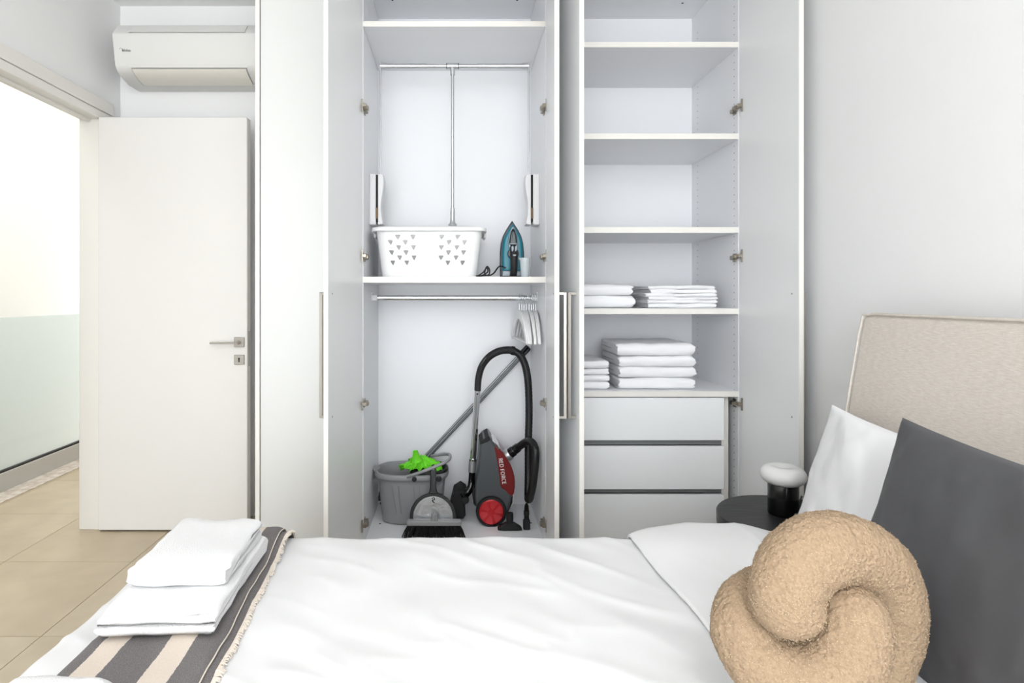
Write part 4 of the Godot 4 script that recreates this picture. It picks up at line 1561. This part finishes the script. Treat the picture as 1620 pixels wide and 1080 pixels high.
	for sx in [-1.0, 1.0]:
		part(sh(Transform3D(Basis(), V(sx * 0.0078, 0.134, 0.07))).extrude(rounder([Vector2(-0.006, -0.016), Vector2(0.006, -0.01), Vector2(0.006, 0.014), Vector2(-0.006, 0.014)], 2), -0.02, 0.01, 0.003, 2), "steam_button", M.iron_grey, it, "silver steam button")
	part(sh().box(V(-0.008, 0.098, 0.078), V(0.008, 0.107, 0.088), 0.002), "slider", M.iron_grey, it)
	var cord := sh()
	cord.tube(curve([at(800, 424, 2.74) - ic, at(793, 421, 2.73) - ic, at(788, 423, 2.71) - ic, at(781, 432, 2.69) - ic, at(774, 435.5, 2.68) - ic, at(767, 434, 2.68) - ic, at(768, 426, 2.69) - ic, at(771, 421.5, 2.7) - ic, at(774.5, 427, 2.7) - ic, at(773, 434.5, 2.69) - ic, at(764, 436, 2.68) - ic, at(757, 436.2, 2.67) - ic, at(765, 430, 2.71) - ic, at(770, 423.5, 2.72) - ic, at(771.5, 430, 2.71) - ic, at(762, 436, 2.65) - ic, at(753, 436.3, 2.64) - ic], 7), 0.0034, 8)
	part(cord, "cord", M.black, it, "coiled black cord")
	# measuring beaker in front of the iron
	var mc := thing("measuring_cup", "small clear plastic measuring cup beside the iron", "cup", V(at(831, 437, 2.68).x, sy, -2.69))
	part(sh().lathe([Vector2(0, 0.0), Vector2(0.017, 0.0), Vector2(0.0185, 0.003), Vector2(0.025, 0.088), Vector2(0.0262, 0.09), Vector2(0.0242, 0.0895), Vector2(0.0168, 0.004), Vector2(0, 0.003)], 30), "cup_body", M.cup, mc)
	part(sh().extrude(PackedVector2Array([Vector2(-0.024, 0.09), Vector2(-0.031, 0.092), Vector2(-0.024, 0.076)]), -0.006, 0.006, 0.001, 1), "spout", M.cup, mc)

# ---------------------------------------------------------------- hangers
func hangers() -> void:
	var top := [Vector2(-0.205, -0.125), Vector2(-0.14, -0.062), Vector2(-0.08, -0.024), Vector2(-0.03, -0.006), Vector2(0, 0), Vector2(0.03, -0.006), Vector2(0.08, -0.024), Vector2(0.14, -0.062), Vector2(0.205, -0.125)]
	var low := [Vector2(0.208, -0.15), Vector2(0.196, -0.156), Vector2(0.13, -0.1), Vector2(0.07, -0.06), Vector2(0, -0.042), Vector2(-0.07, -0.06), Vector2(-0.13, -0.1), Vector2(-0.196, -0.156), Vector2(-0.208, -0.15)]
	var turn := Transform3D(Basis(V(0, 0, 1), V(0, 1, 0), V(-1, 0, 0)), Vector3.ZERO)
	var body := sh(turn).extrude(PackedVector2Array(top + low), -0.0055, 0.0055, 0.002, 2)
	var hook := sh()
	var hp := [V(0, -0.012, 0), V(0, 0.03, 0)]
	for k in 13:
		var a := -PI * 0.42 + PI * 1.35 * k / 12.0
		hp.append(V(0, 0.059 + 0.0195 * sin(a), 0.0195 * cos(a)))
	hook.tube(curve(hp, 4), 0.0017, 8)
	var bar := sh()
	bar.tube(PackedVector3Array([V(0, -0.148, -0.2), V(0, -0.148, 0.2)]), 0.0042, 10)
	var proto := thing("clothes_hanger", "", "clothes hanger", Vector3.ZERO, "white clothes hangers on the chrome rail")
	part(body, "shoulder", M.plastic_white, proto)
	part(hook, "hook", M.chrome, proto, "steel wire hook")
	part(bar, "trouser_bar", M.plastic_white, proto)
	var words := ["first", "second", "third", "fourth", "fifth", "sixth", "seventh"]
	for k in 8:
		var o: Node3D = proto
		if k > 0:
			o = proto.duplicate()
			o.name = numbered("clothes_hanger")
			add_child(o)
		o.position = V(0.319 + 0.0116 * k, 1.1305 - 0.001 * (k % 3), -2.87 + [0.0, 0.012, 0.004, -0.005, 0.018, 0.01, 0.0, 0.005][k])
		o.rotation.y = deg_to_rad([4.0, 2.0, 1.5, -1.0, 0.5, -2.0, -1.0, -3.0][k])
		var l := "white plastic clothes hanger on the chrome rail, nearest the wardrobe wall" if k == 7 else "white plastic clothes hanger on the chrome rail, %s from the left" % words[k]
		o.set_meta("label", l)

# ---------------------------------------------------------------- cleaning things on the wardrobe floor
func superring(hx: float, hz: float, y: float, k := 44, power := 2.8) -> PackedVector3Array:
	var row := PackedVector3Array()
	for i in k:
		var a := TAU * i / k
		var cx := cos(a)
		var sz := sin(a)
		row.append(V(hx * sign(cx) * pow(abs(cx), 2.0 / power), y, hz * sign(sz) * pow(abs(sz), 2.0 / power)))
	return row

func cleaning_things() -> void:
	# mop bucket
	var bc := V(-0.2185, WFLOOR, -2.935)
	var b := thing("mop_bucket", "grey oval mop bucket with a wringer standing on the wardrobe floor", "bucket", bc)
	var rows := []
	for p in [[0.02, 0.014, 0.004], [0.135, 0.085, 0.0], [0.147, 0.096, 0.004], [0.15, 0.1, 0.012], [0.168, 0.117, 0.2], [0.17, 0.119, 0.222], [0.183, 0.131, 0.226], [0.187, 0.135, 0.236], [0.185, 0.133, 0.252], [0.178, 0.126, 0.255], [0.17, 0.118, 0.25], [0.162, 0.112, 0.2], [0.146, 0.096, 0.014], [0.02, 0.014, 0.008]]:
		rows.append(superring(p[0], p[1], p[2]))
	part(sh().grid(rows, true, false), "tub", M.bucket, b)
	part(sh().grid([superring(0.0001, 0.0001, 0.006), superring(0.03, 0.02, 0.006)], true, false), "tub_base", M.bucket, b)
	# pouring lip and lifting lug on the left
	var lip := sh()
	lip.extrude(PackedVector2Array([Vector2(-0.165, 0.222), Vector2(-0.193, 0.245), Vector2(-0.195, 0.256), Vector2(-0.165, 0.256)]), -0.03, 0.03, 0.004, 2)
	part(lip, "pouring_lip", M.bucket, b)
	# raised ribs on the front wall
	for x in [[-0.092, -0.07], [-0.06, -0.045], [0.02, 0.012], [0.045, 0.055]]:
		var rb := sh()
		rb.tube(PackedVector3Array([V(x[0], 0.2, 0.1155), V(x[1], 0.06, 0.1035)]), 0.0028, 8)
		part(rb, "rib", M.bucket, b)
	var wr := []
	for p in [[0.094, 0.098, 0.266], [0.09, 0.094, 0.268], [0.084, 0.088, 0.262], [0.078, 0.082, 0.21], [0.06, 0.064, 0.17], [0.005, 0.005, 0.165]]:
		wr.append(superring(p[0], p[1], p[2], 36, 2.4))
	var ws := sh(Transform3D(Basis(), V(0.085, 0, 0.012)))
	ws.grid(wr, true, false, 1, 1, Vector3.UP)
	var wo := []
	for p in [[0.094, 0.098, 0.266], [0.098, 0.102, 0.262], [0.098, 0.102, 0.248], [0.09, 0.094, 0.244]]:
		wo.append(superring(p[0], p[1], p[2], 36, 2.4))
	ws.grid(wo, true, false, 1, 1, Vector3.UP)
	part(ws, "wringer", M.bucket_dark, b, "black wringer basket")
	for x in [0.02, 0.14]:
		var kb := sh(Transform3D(Basis(Vector3.RIGHT, PI / 2), V(x, 0.238, 0.118)))
		kb.lathe([Vector2(0, 0.02), Vector2(0.011, 0.019), Vector2(0.013, 0.015), Vector2(0.013, 0), Vector2(0, 0)], 16)
		part(kb, "clip", M.bucket_dark, b)
	var bail := sh()
	bail.tube(curve([at(644, 753.5, 2.795) - bc, at(662, 748, 2.775) - bc, at(686, 739, 2.77) - bc, at(706, 730, 2.79) - bc, at(712, 724, 2.86) - bc, at(710, 718.5, 2.97) - bc, at(697, 719, 3.03) - bc, at(682, 721, 3.055) - bc], 7), 0.0075, 12)
	part(bail, "handle", M.bucket, b, "grey carrying handle")
	for p in [V(-0.165, 0.115, -0.02), V(-0.165, 0.1, 0.0)]:
		part(sh(Transform3D(Basis(Vector3.BACK, PI / 2), p)).lathe([Vector2(0, -0.006), Vector2(0.012, -0.006), Vector2(0.014, -0.003), Vector2(0.014, 0.003), Vector2(0.012, 0.006), Vector2(0, 0.006)], 16), "lug", M.bucket_dark, b)

	# mop head resting on the wringer
	var mc := bc + V(0.045, 0.268, 0.015)
	var mh := thing("green_mop", "bright green mop head lying on the grey bucket", "mop head", mc)
	var r := RandomNumberGenerator.new()
	r.seed = 10
	var strands := sh()
	var crumple := noise(28.0, 61, 3)
	for layer in 2:
		var rr := []
		for i in 13:
			var f := i / 12.0
			var row := PackedVector3Array()
			for k in 150:
				var a := TAU * k / 150
				var cut: float = 0.012 * sign(sin(a * 13.0 + layer * 2.0)) * f
				var rad: float = 0.012 + (0.062 - 0.014 * layer + 0.014 * sin(a * 3.0 + layer) + cut) * f
				var x := cos(a) * rad * 1.2
				var z := sin(a) * rad
				var fold: float = 0.008 * sin(a * 13.0 + 2.0 * layer + f * 2.0) * f + 0.016 * crumple.get_noise_3d(x * 1.4, z * 1.4, layer * 3.0)
				row.append(V(x, 0.034 + 0.012 * layer - 0.034 * pow(f, 1.6) + fold, z))
			rr.append(row)
		strands.grid(rr, true, false, 1, 1, Vector3.UP)
	part(strands, "mop_strips", M.green, mh, "lime green cloth strips")
	var sk := sh(Transform3D(Basis(Vector3.BACK, 0.12) * Basis(Vector3.RIGHT, 0.25), V(-0.02, 0.046, 0.034)))
	sk.lathe([Vector2(0.0, 0.012), Vector2(0.0095, 0.014), Vector2(0.0095, 0.041), Vector2(0.013, 0.042), Vector2(0.0145, 0.03), Vector2(0.02, 0.01), Vector2(0.03, -0.008), Vector2(0, -0.01)], 22)
	part(sk, "socket", M.green, mh, "green handle socket")

	# two metal poles leaning across the back
	var poles := [["metal pole leaning behind the bucket, the upper of two", 0.0, M.pole], ["metal pole leaning behind the bucket, the lower and thinner of two", 0.027, M.pole_dark]]
	for k in 2:
		var z := -3.096 + k * 0.004
		var a := V(-0.39 + k * 0.024, 0.095, z)
		var e := V(0.372 + k * 0.012, 0.915 - k * 0.012, z)
		var t := thing("mop_pole", poles[k][0], "pole", V(a.x, WFLOOR, z), "poles in the wardrobe")
		var o := V(a.x, WFLOOR, z)
		var rad := 0.0068 - 0.0006 * k
		part(sh().tube(PackedVector3Array([a - o, e - o]), rad, 14), "shaft", poles[k][2], t)
		var dd := (e - a).normalized()
		part(sh().tube(PackedVector3Array([e - o - dd * 0.035, e - o + dd * 0.018, e - o + dd * 0.024]), [rad + 0.003, rad + 0.003, rad], 14), "grip", M.black, t, "black end cap")
		part(sh().tube(PackedVector3Array([a - o - dd * 0.012, a - o + dd * 0.03]), rad + 0.0015, 14), "thread", M.black, t)

	# dustpan standing on its lip, leaning on the bucket
	var dc := V(-0.105, WFLOOR, -2.722)
	var dp := thing("dustpan", "black dustpan with a shiny metal face leaning on the bucket", "dustpan", dc)
	var rim := PackedVector2Array()
	var face := PackedVector2Array()
	for k in 25:
		var a := PI * k / 24
		rim.append(Vector2(0.11 * cos(a), 0.083 + 0.108 * sin(a)))
		face.append(Vector2(0.094 * cos(a), 0.083 + 0.092 * sin(a)))
	rim.append(Vector2(-0.11, 0.0))
	rim.append(Vector2(0.11, 0.0))
	face.append(Vector2(-0.094, 0.004))
	face.append(Vector2(0.094, 0.004))
	var leanb := Transform3D(Basis(Vector3.RIGHT, -0.2), Vector3.ZERO)
	part(sh(leanb).extrude(rim, -0.012, 0.004, 0.004, 2), "pan", M.black, dp)
	part(sh(leanb).extrude(face, 0.002, 0.0055, 0.001, 1), "metal_face", M.foil, dp, "mirror-like metal face")
	var hl := sh(leanb)
	hl.extrude(rounder([Vector2(-0.026, 0.185), Vector2(-0.0135, 0.205), Vector2(-0.015, 0.31), Vector2(0.0, 0.325), Vector2(0.015, 0.31), Vector2(0.0135, 0.205), Vector2(0.026, 0.185)]), -0.012, 0.01, 0.005, 3)
	part(hl, "handle", M.black, dp, "black handle with hanging hole")
	part(sh(leanb).extrude(oval(0, 0.302, 0.005, 0.006, 16), 0.0095, 0.0104, 0.0002, 1), "hanging_hole", M.bucket, dp)
	var emb := sh(leanb)
	emb.tube(curve([V(-0.006, 0.165, 0.006), V(0.004, 0.17, 0.006), V(0.007, 0.162, 0.006), V(-0.004, 0.158, 0.006), V(0.002, 0.15, 0.006), V(0.008, 0.147, 0.006)], 5), 0.0022, 6)
	part(emb, "emblem", M.black, dp)

	# broom head in front of the dustpan
	var oc := V(-0.0975, WFLOOR, -2.68)
	var br := thing("broom_head", "grey broom head with long black bristles in front of the dustpan", "broom", oc)
	part(sh(Transform3D(Basis(), V(0, 0.077, 0))).soft(V(0.252, 0.026, 0.034), 0.008, Vector3i(12, 8, 8)), "bar", M.bucket, br, "grey plastic bar")
	part(sh(Transform3D(Basis(), V(0.003, 0.088, 0))).lathe([Vector2(0, 0), Vector2(0.017, 0.0), Vector2(0.0145, 0.022), Vector2(0.0135, 0.03), Vector2(0.01, 0.031), Vector2(0.0, 0.024)], 20), "socket", M.bucket, br)
	var bs := sh()
	for k in 520:
		var f := r.randf_range(-1, 1)
		var g := r.randf_range(-1, 1)
		var p := V(f * 0.118, 0.068, g * 0.014)
		var q := V(f * 0.146 + r.randf_range(-0.006, 0.006), r.randf_range(0.0005, 0.008), g * 0.022 + r.randf_range(-0.004, 0.004))
		var m := (p + q) / 2 + V(f * 0.003, 0, 0)
		bs.tube(PackedVector3Array([p, m, q]), [0.0016, 0.0015, 0.001], 4, false)
	part(bs, "bristles", M.bristle, br, "black bristles").set_meta("kind", "stuff")
	vacuum()

func vacuum() -> void:
	var zn := 2.84
	var o := V(at(780, 840, zn).x, WFLOOR, -2.93)
	var t := thing("vacuum_cleaner", "grey and red vacuum cleaner standing upright with its hose in the wardrobe", "vacuum cleaner", o)
	var conv := func(list: Array) -> PackedVector2Array:
		var q := PackedVector2Array()
		for p in list:
			var w := at(p[0], p[1], zn) - o
			q.append(Vector2(w.x, w.y))
		return q
	var zf := -zn - o.z
	var body: PackedVector2Array = conv.call([[774, 690], [766, 694.5], [760, 701], [758.5, 715], [757.5, 733], [755, 752], [752, 768], [751, 786], [753, 806], [762, 818], [778, 823], [796, 818], [806, 806], [809, 795], [811, 784], [813.5, 770], [812.5, 754], [808.5, 740], [802, 726], [793, 714], [783, 703], [777.5, 694]])
	part(sh().extrude(rounder(Array(body), 2), -0.11, zf, 0.016, 4), "body", M.vac_grey, t, "dark grey body shell")
	# red lid wrapping the upper front
	var red: PackedVector2Array = conv.call([[781.5, 703], [792, 711], [801, 723], [808.5, 736], [813.5, 750], [815, 766], [812.5, 784.5], [806, 783], [800, 776], [791.5, 770.5], [790.5, 757], [788, 738], [784.5, 719]])
	part(sh().extrude(rounder(Array(red), 1), -0.112, zf + 0.0035, 0.006, 3), "lid", M.vac_red, t, "glossy dark red lid")
	var strip: PackedVector2Array = conv.call([[784, 710], [792, 718], [796, 728], [800, 748], [801, 774], [792.5, 769.5], [791.5, 757], [789, 738], [785.5, 719]])
	part(sh().extrude(rounder(Array(strip), 1), zf, zf + 0.005, 0.0015, 2), "lid_stripe", M.vac_red, t)
	var tx := text_mesh("RED FORCE", 0.0185, 0.0016, M.white_print, "lettering", t)
	tx.position = V(at(794.4, 744.5, zn).x - o.x, at(794.4, 744.5, zn).y - o.y, zf + 0.006)
	tx.rotation.z = -deg_to_rad(81.5)
	# carrying handle and latch at the top
	var hd: PackedVector2Array = conv.call([[773, 689.5], [759, 700.5], [759, 703.5], [772, 699], [776, 696]])
	part(sh().extrude(hd, -0.08, zf + 0.001, 0.003, 2), "carry_handle", M.black_soft, t)
	var lt: PackedVector2Array = conv.call([[779, 697], [787, 703], [791, 709.5], [788, 710.5], [783.5, 705]])
	part(sh().extrude(lt, -0.06, zf + 0.004, 0.002, 2), "latch", M.chrome, t)
	var skirt: PackedVector2Array = conv.call([[750, 770], [747, 782], [749, 798], [756, 806], [758, 790]])
	part(sh().extrude(skirt, -0.1, zf - 0.01, 0.004, 2), "bumper", M.black_soft, t)
	var lowf: PackedVector2Array = conv.call([[795, 782], [806, 786], [811.5, 786], [811, 796], [804, 812], [797, 815], [800, 798]])
	part(sh().extrude(lowf, -0.1, zf - 0.006, 0.004, 2), "front_foot", M.black_soft, t)
	var clr: PackedVector2Array = conv.call([[809, 785], [814.5, 785], [813.5, 798], [808, 808]])
	part(sh().extrude(clr, -0.08, zf - 0.02, 0.002, 2), "chin", M.lift_white, t)
	# wheel
	for side in 2:
		var wp := at(777, 808.0, zn) - o
		var zc := zf + 0.004 if side == 0 else -0.125
		var turn := Transform3D(Basis(Vector3.RIGHT, PI / 2), V(wp.x, wp.y, zc))
		var w := part(sh(turn).lathe([Vector2(0, -0.012), Vector2(0.07, -0.012), Vector2(0.0755, -0.006), Vector2(0.0755, 0.008), Vector2(0.072, 0.014), Vector2(0.0625, 0.015), Vector2(0.062, 0.01), Vector2(0, 0.01)], 44), "wheel", M.black_soft, t, "large wheel with black tyre")
		if side == 0:
			part(sh(turn).lathe([Vector2(0.061, 0.008), Vector2(0.0605, 0.0125), Vector2(0.05, 0.016), Vector2(0.025, 0.018), Vector2(0.0, 0.0185)], 44), "hub", M.vac_hub, w, "metallic red hub")
			for k in 6:
				var a := TAU * k / 6 + 0.3
				var pet := PackedVector2Array()
				for q in [[0.018, -0.3], [0.055, -0.4], [0.0572, -0.2], [0.0578, 0.0], [0.0572, 0.2], [0.055, 0.4], [0.018, 0.3]]:
					pet.append(Vector2(q[0] * cos(a + q[1]), q[0] * sin(a + q[1])))
				var ps := sh(Transform3D(Basis(), V(wp.x, wp.y, zc + 0.0165)))
				ps.extrude(pet, -0.003, 0.0035, 0.0012, 2)
				part(ps, "hub_petal", M.vac_hub_dark, w)
	# hose outlet
	var a0 := at(805.5, 718, 2.9) - o
	var a1 := at(827, 702, 2.88) - o
	var dd := (a1 - a0).normalized()
	part(sh().tube(PackedVector3Array([a0 - dd * 0.014, a0 + dd * 0.004, a0 + dd * 0.008]), [0.031, 0.03, 0.026], 24), "outlet_ring", M.alu, t, "silver ring at the hose outlet")
	part(sh().tube(PackedVector3Array([a0, a0 + dd * 0.03, a0 + dd * 0.031, a0 + dd * 0.036, a0 + dd * 0.037, a0 + dd * 0.06]), [0.0255, 0.0255, 0.022, 0.022, 0.0235, 0.0225], 20), "hose_cuff", M.black_gloss, t)
	# hose: out of the cuff, over, down, a tight turn, and up again to the arch
	var hp := curve([a0 + dd * 0.05, at(833, 698.5, 2.83) - o, at(842, 700, 2.78) - o, at(847, 712, 2.745) - o, at(846.5, 735, 2.735) - o, at(843, 765, 2.745) - o, at(838.5, 786, 2.765) - o, at(836, 789.5, 2.8) - o, at(835.5, 782, 2.85) - o, at(836, 750, 2.89) - o, at(836, 700, 2.91) - o, at(837, 650, 2.92) - o, at(835.5, 605, 2.92) - o, at(830.5, 577, 2.92) - o, at(822, 561, 2.92) - o, at(811, 554, 2.92) - o], 16)
	var radii := []
	for i in hp.size():
		radii.append(0.0186 + 0.0005 * (1.0 if i % 2 == 0 else -1.0))
	part(sh().tube(hp, radii, 16), "hose", M.black, t, "black ribbed hose")
	var gp := curve([at(814, 555, 2.92) - o, at(803, 553.5, 2.92) - o, at(788, 556, 2.92) - o, at(773, 565, 2.92) - o, at(762, 580, 2.92) - o, at(757, 598, 2.92) - o, at(755.5, 618, 2.92) - o], 8)
	var gr := []
	for i in gp.size():
		var f := i / float(gp.size() - 1)
		gr.append(0.0225 if f < 0.1 else lerp(0.0195, 0.0165, f))
	part(sh().tube(gp, gr, 18), "handle", M.black_soft, t, "curved black handle")
	part(sh().tube(PackedVector3Array([at(770, 565, 2.9) - o, at(765, 571, 2.9) - o, at(761, 579, 2.9) - o]), [0.006, 0.008, 0.006], 10), "air_slider", M.black_gloss, t)
	var t0 := at(755.3, 617, 2.92) - o
	var t1 := at(748, 729, 2.92) - o
	part(sh().tube(PackedVector3Array([t0, t1]), 0.0158, 20), "wand", M.chrome, t, "chromed steel tube")
	part(sh(Transform3D(Basis(Vector3.RIGHT, PI / 2), at(755, 623, 2.905) - o)).lathe([Vector2(0, 0.003), Vector2(0.0045, 0.003), Vector2(0.005, 0), Vector2(0, 0)], 12), "wand_hole", M.slot, t)
	part(sh().tube(PackedVector3Array([at(748, 726, 2.92) - o, at(746.6, 746, 2.92) - o]), 0.019, 20), "wand_sleeve", M.alu, t)
	part(sh().tube(PackedVector3Array([at(748.2, 725, 2.92) - o, at(748.0, 728, 2.92) - o]), 0.0205, 20), "sleeve_ring", M.chrome, t)
	# floor head turned up on its edge
	part(sh().tube(curve([at(747, 745, 2.92) - o, at(746, 760, 2.92) - o, at(744, 771, 2.91) - o, at(738, 780, 2.9) - o, at(731, 787, 2.88) - o], 6), [0.0165, 0.0165, 0.0165, 0.0165, 0.0165, 0.0165, 0.0165, 0.0165, 0.0165, 0.0165, 0.0165, 0.0165, 0.017, 0.017, 0.018, 0.0195, 0.0195, 0.0195, 0.0195, 0.0195, 0.0195, 0.0195, 0.021, 0.021, 0.021], 16), "swivel_neck", M.black_gloss, t)
	var fh: PackedVector2Array = conv.call([[718, 786], [729, 779], [738, 785], [741, 795], [737, 803], [734, 806], [737, 820], [733, 826], [716, 826], [712, 810]])
	part(sh().extrude(fh, -0.1, 0.05, 0.006, 2), "floor_nozzle", M.black_soft, t, "black floor nozzle")
	var wl := at(736, 793, 2.85) - o
	part(sh(Transform3D(Basis(Vector3.RIGHT, PI / 2), V(wl.x, wl.y, 0.045))).lathe([Vector2(0, 0.022), Vector2(0.017, 0.022), Vector2(0.0195, 0.018), Vector2(0.0195, 0), Vector2(0, 0)], 20), "nozzle_wheel", M.black, t)

	# small loose nozzles on the floor in front
	var c1 := V(at(806.5, 838, 2.784).x, WFLOOR, -2.784)
	var u := thing("upholstery_nozzle", "small wide black nozzle lying flat beside the red wheel", "nozzle", c1)
	part(sh().extrude(rounder([Vector2(-0.058, 0.0), Vector2(-0.058, 0.012), Vector2(-0.03, 0.03), Vector2(-0.013, 0.037), Vector2(0.013, 0.037), Vector2(0.03, 0.03), Vector2(0.058, 0.012), Vector2(0.058, 0.0)], 1), -0.02, 0.015, 0.005, 3), "mouth", M.black_soft, u)
	part(sh().lathe([Vector2(0, 0.03), Vector2(0.0155, 0.03), Vector2(0.017, 0.05), Vector2(0.017, 0.082), Vector2(0.014, 0.083), Vector2(0.013, 0.06), Vector2(0, 0.06)], 18), "neck", M.black_soft, u)
	var c2 := V(at(833, 838, 2.79).x, WFLOOR, -2.79)
	var n := thing("crevice_nozzle", "small upright black nozzle next to the wardrobe side wall", "nozzle", c2)
	part(sh(Transform3D(Basis(), V(0, 0.0245, 0))).soft(V(0.034, 0.049, 0.026), 0.007, Vector3i(8, 8, 8)), "brush_body", M.black_soft, n)
	part(sh().extrude(rounder([Vector2(-0.013, 0.045), Vector2(-0.011, 0.07), Vector2(-0.0115, 0.09), Vector2(-0.008, 0.125), Vector2(0.009, 0.125), Vector2(0.0115, 0.09), Vector2(0.011, 0.07), Vector2(0.013, 0.045)], 1), -0.009, 0.009, 0.003, 2), "neck", M.black_gloss, n)
	part(sh().tube(PackedVector3Array([V(0, 0.07, 0), V(0, 0.09, 0)]), 0.0135, 14), "collar", M.black, n)

# ---------------------------------------------------------------- folded linen on the shelves
func linen_stacks() -> void:
	var r := RandomNumberGenerator.new()
	r.seed = 3
	# shelf over the counter, left: two thick towels
	var y := 1.1433
	var d2 := ["lower of the two thick towels on the shelf above, beside the thin sheets", "upper of the two thick towels on the shelf above, beside the thin sheets"]
	for k in 2:
		var h: float = [0.059, 0.052][k]
		lay(folded(0.365 - 0.012 * k, 0.3, h, 200 + k, 2, false, 0.004), "folded_towel", M.towel, V(0.652 - 0.006 * k, y + 0.0005, -2.83 + 0.006 * k), 0.0, "white " + d2[k], "towel", "thick towels on the upper linen shelf")
		y += h
	# right: six thin folded sheets
	y = 1.1433
	var order := ["bottom", "second from the bottom", "third from the bottom", "fourth from the bottom", "fifth from the bottom", "top"]
	for k in 6:
		var h: float = [0.022, 0.016, 0.015, 0.015, 0.02, 0.016][k]
		var w: float = 0.315 + r.randf_range(-0.012, 0.012)
		lay(folded(w, 0.31, h, 220 + k, 2, false, 0.0035), "folded_sheet", M.towel, V(1.052 + r.randf_range(-0.008, 0.008), y + 0.0005, -2.835 + r.randf_range(-0.006, 0.006)), deg_to_rad(r.randf_range(-2, 3)), "thin folded white sheet, %s of the thin stack on the linen shelf" % order[k], "sheet", "thin sheets on the upper linen shelf")
		y += h
	# counter: small stack at the left
	y = 0.768
	var o4 := ["bottom", "second from the bottom", "third from the bottom", "top"]
	for k in 4:
		var h: float = [0.037, 0.03, 0.03, 0.036][k]
		lay(folded(0.25, 0.27, h, 240 + k, 2, false, 0.004), "hand_towel", M.towel, V(0.586 + r.randf_range(-0.005, 0.004), y + 0.0005, -2.795 + r.randf_range(-0.004, 0.004)), deg_to_rad(r.randf_range(-1, 1)), "small folded white towel, %s of the low stack above the drawers" % o4[k], "towel", "small towels above the drawers")
		y += h
	# counter: tall stack of four big towels
	y = 0.768
	for k in 4:
		var h: float = [0.053, 0.05, 0.05, 0.06][k]
		lay(folded(0.352 + r.randf_range(-0.006, 0.006), 0.31, h, 260 + k, 2, false, 0.005), "large_towel", M.towel, V(0.93 + r.randf_range(-0.003, 0.003), y + 0.0005, -2.815 + r.randf_range(-0.005, 0.005)), deg_to_rad(r.randf_range(-1, 1.5)), "large folded white towel, %s of the tall stack above the drawers" % o4[k], "towel", "large towels above the drawers")
		y += h
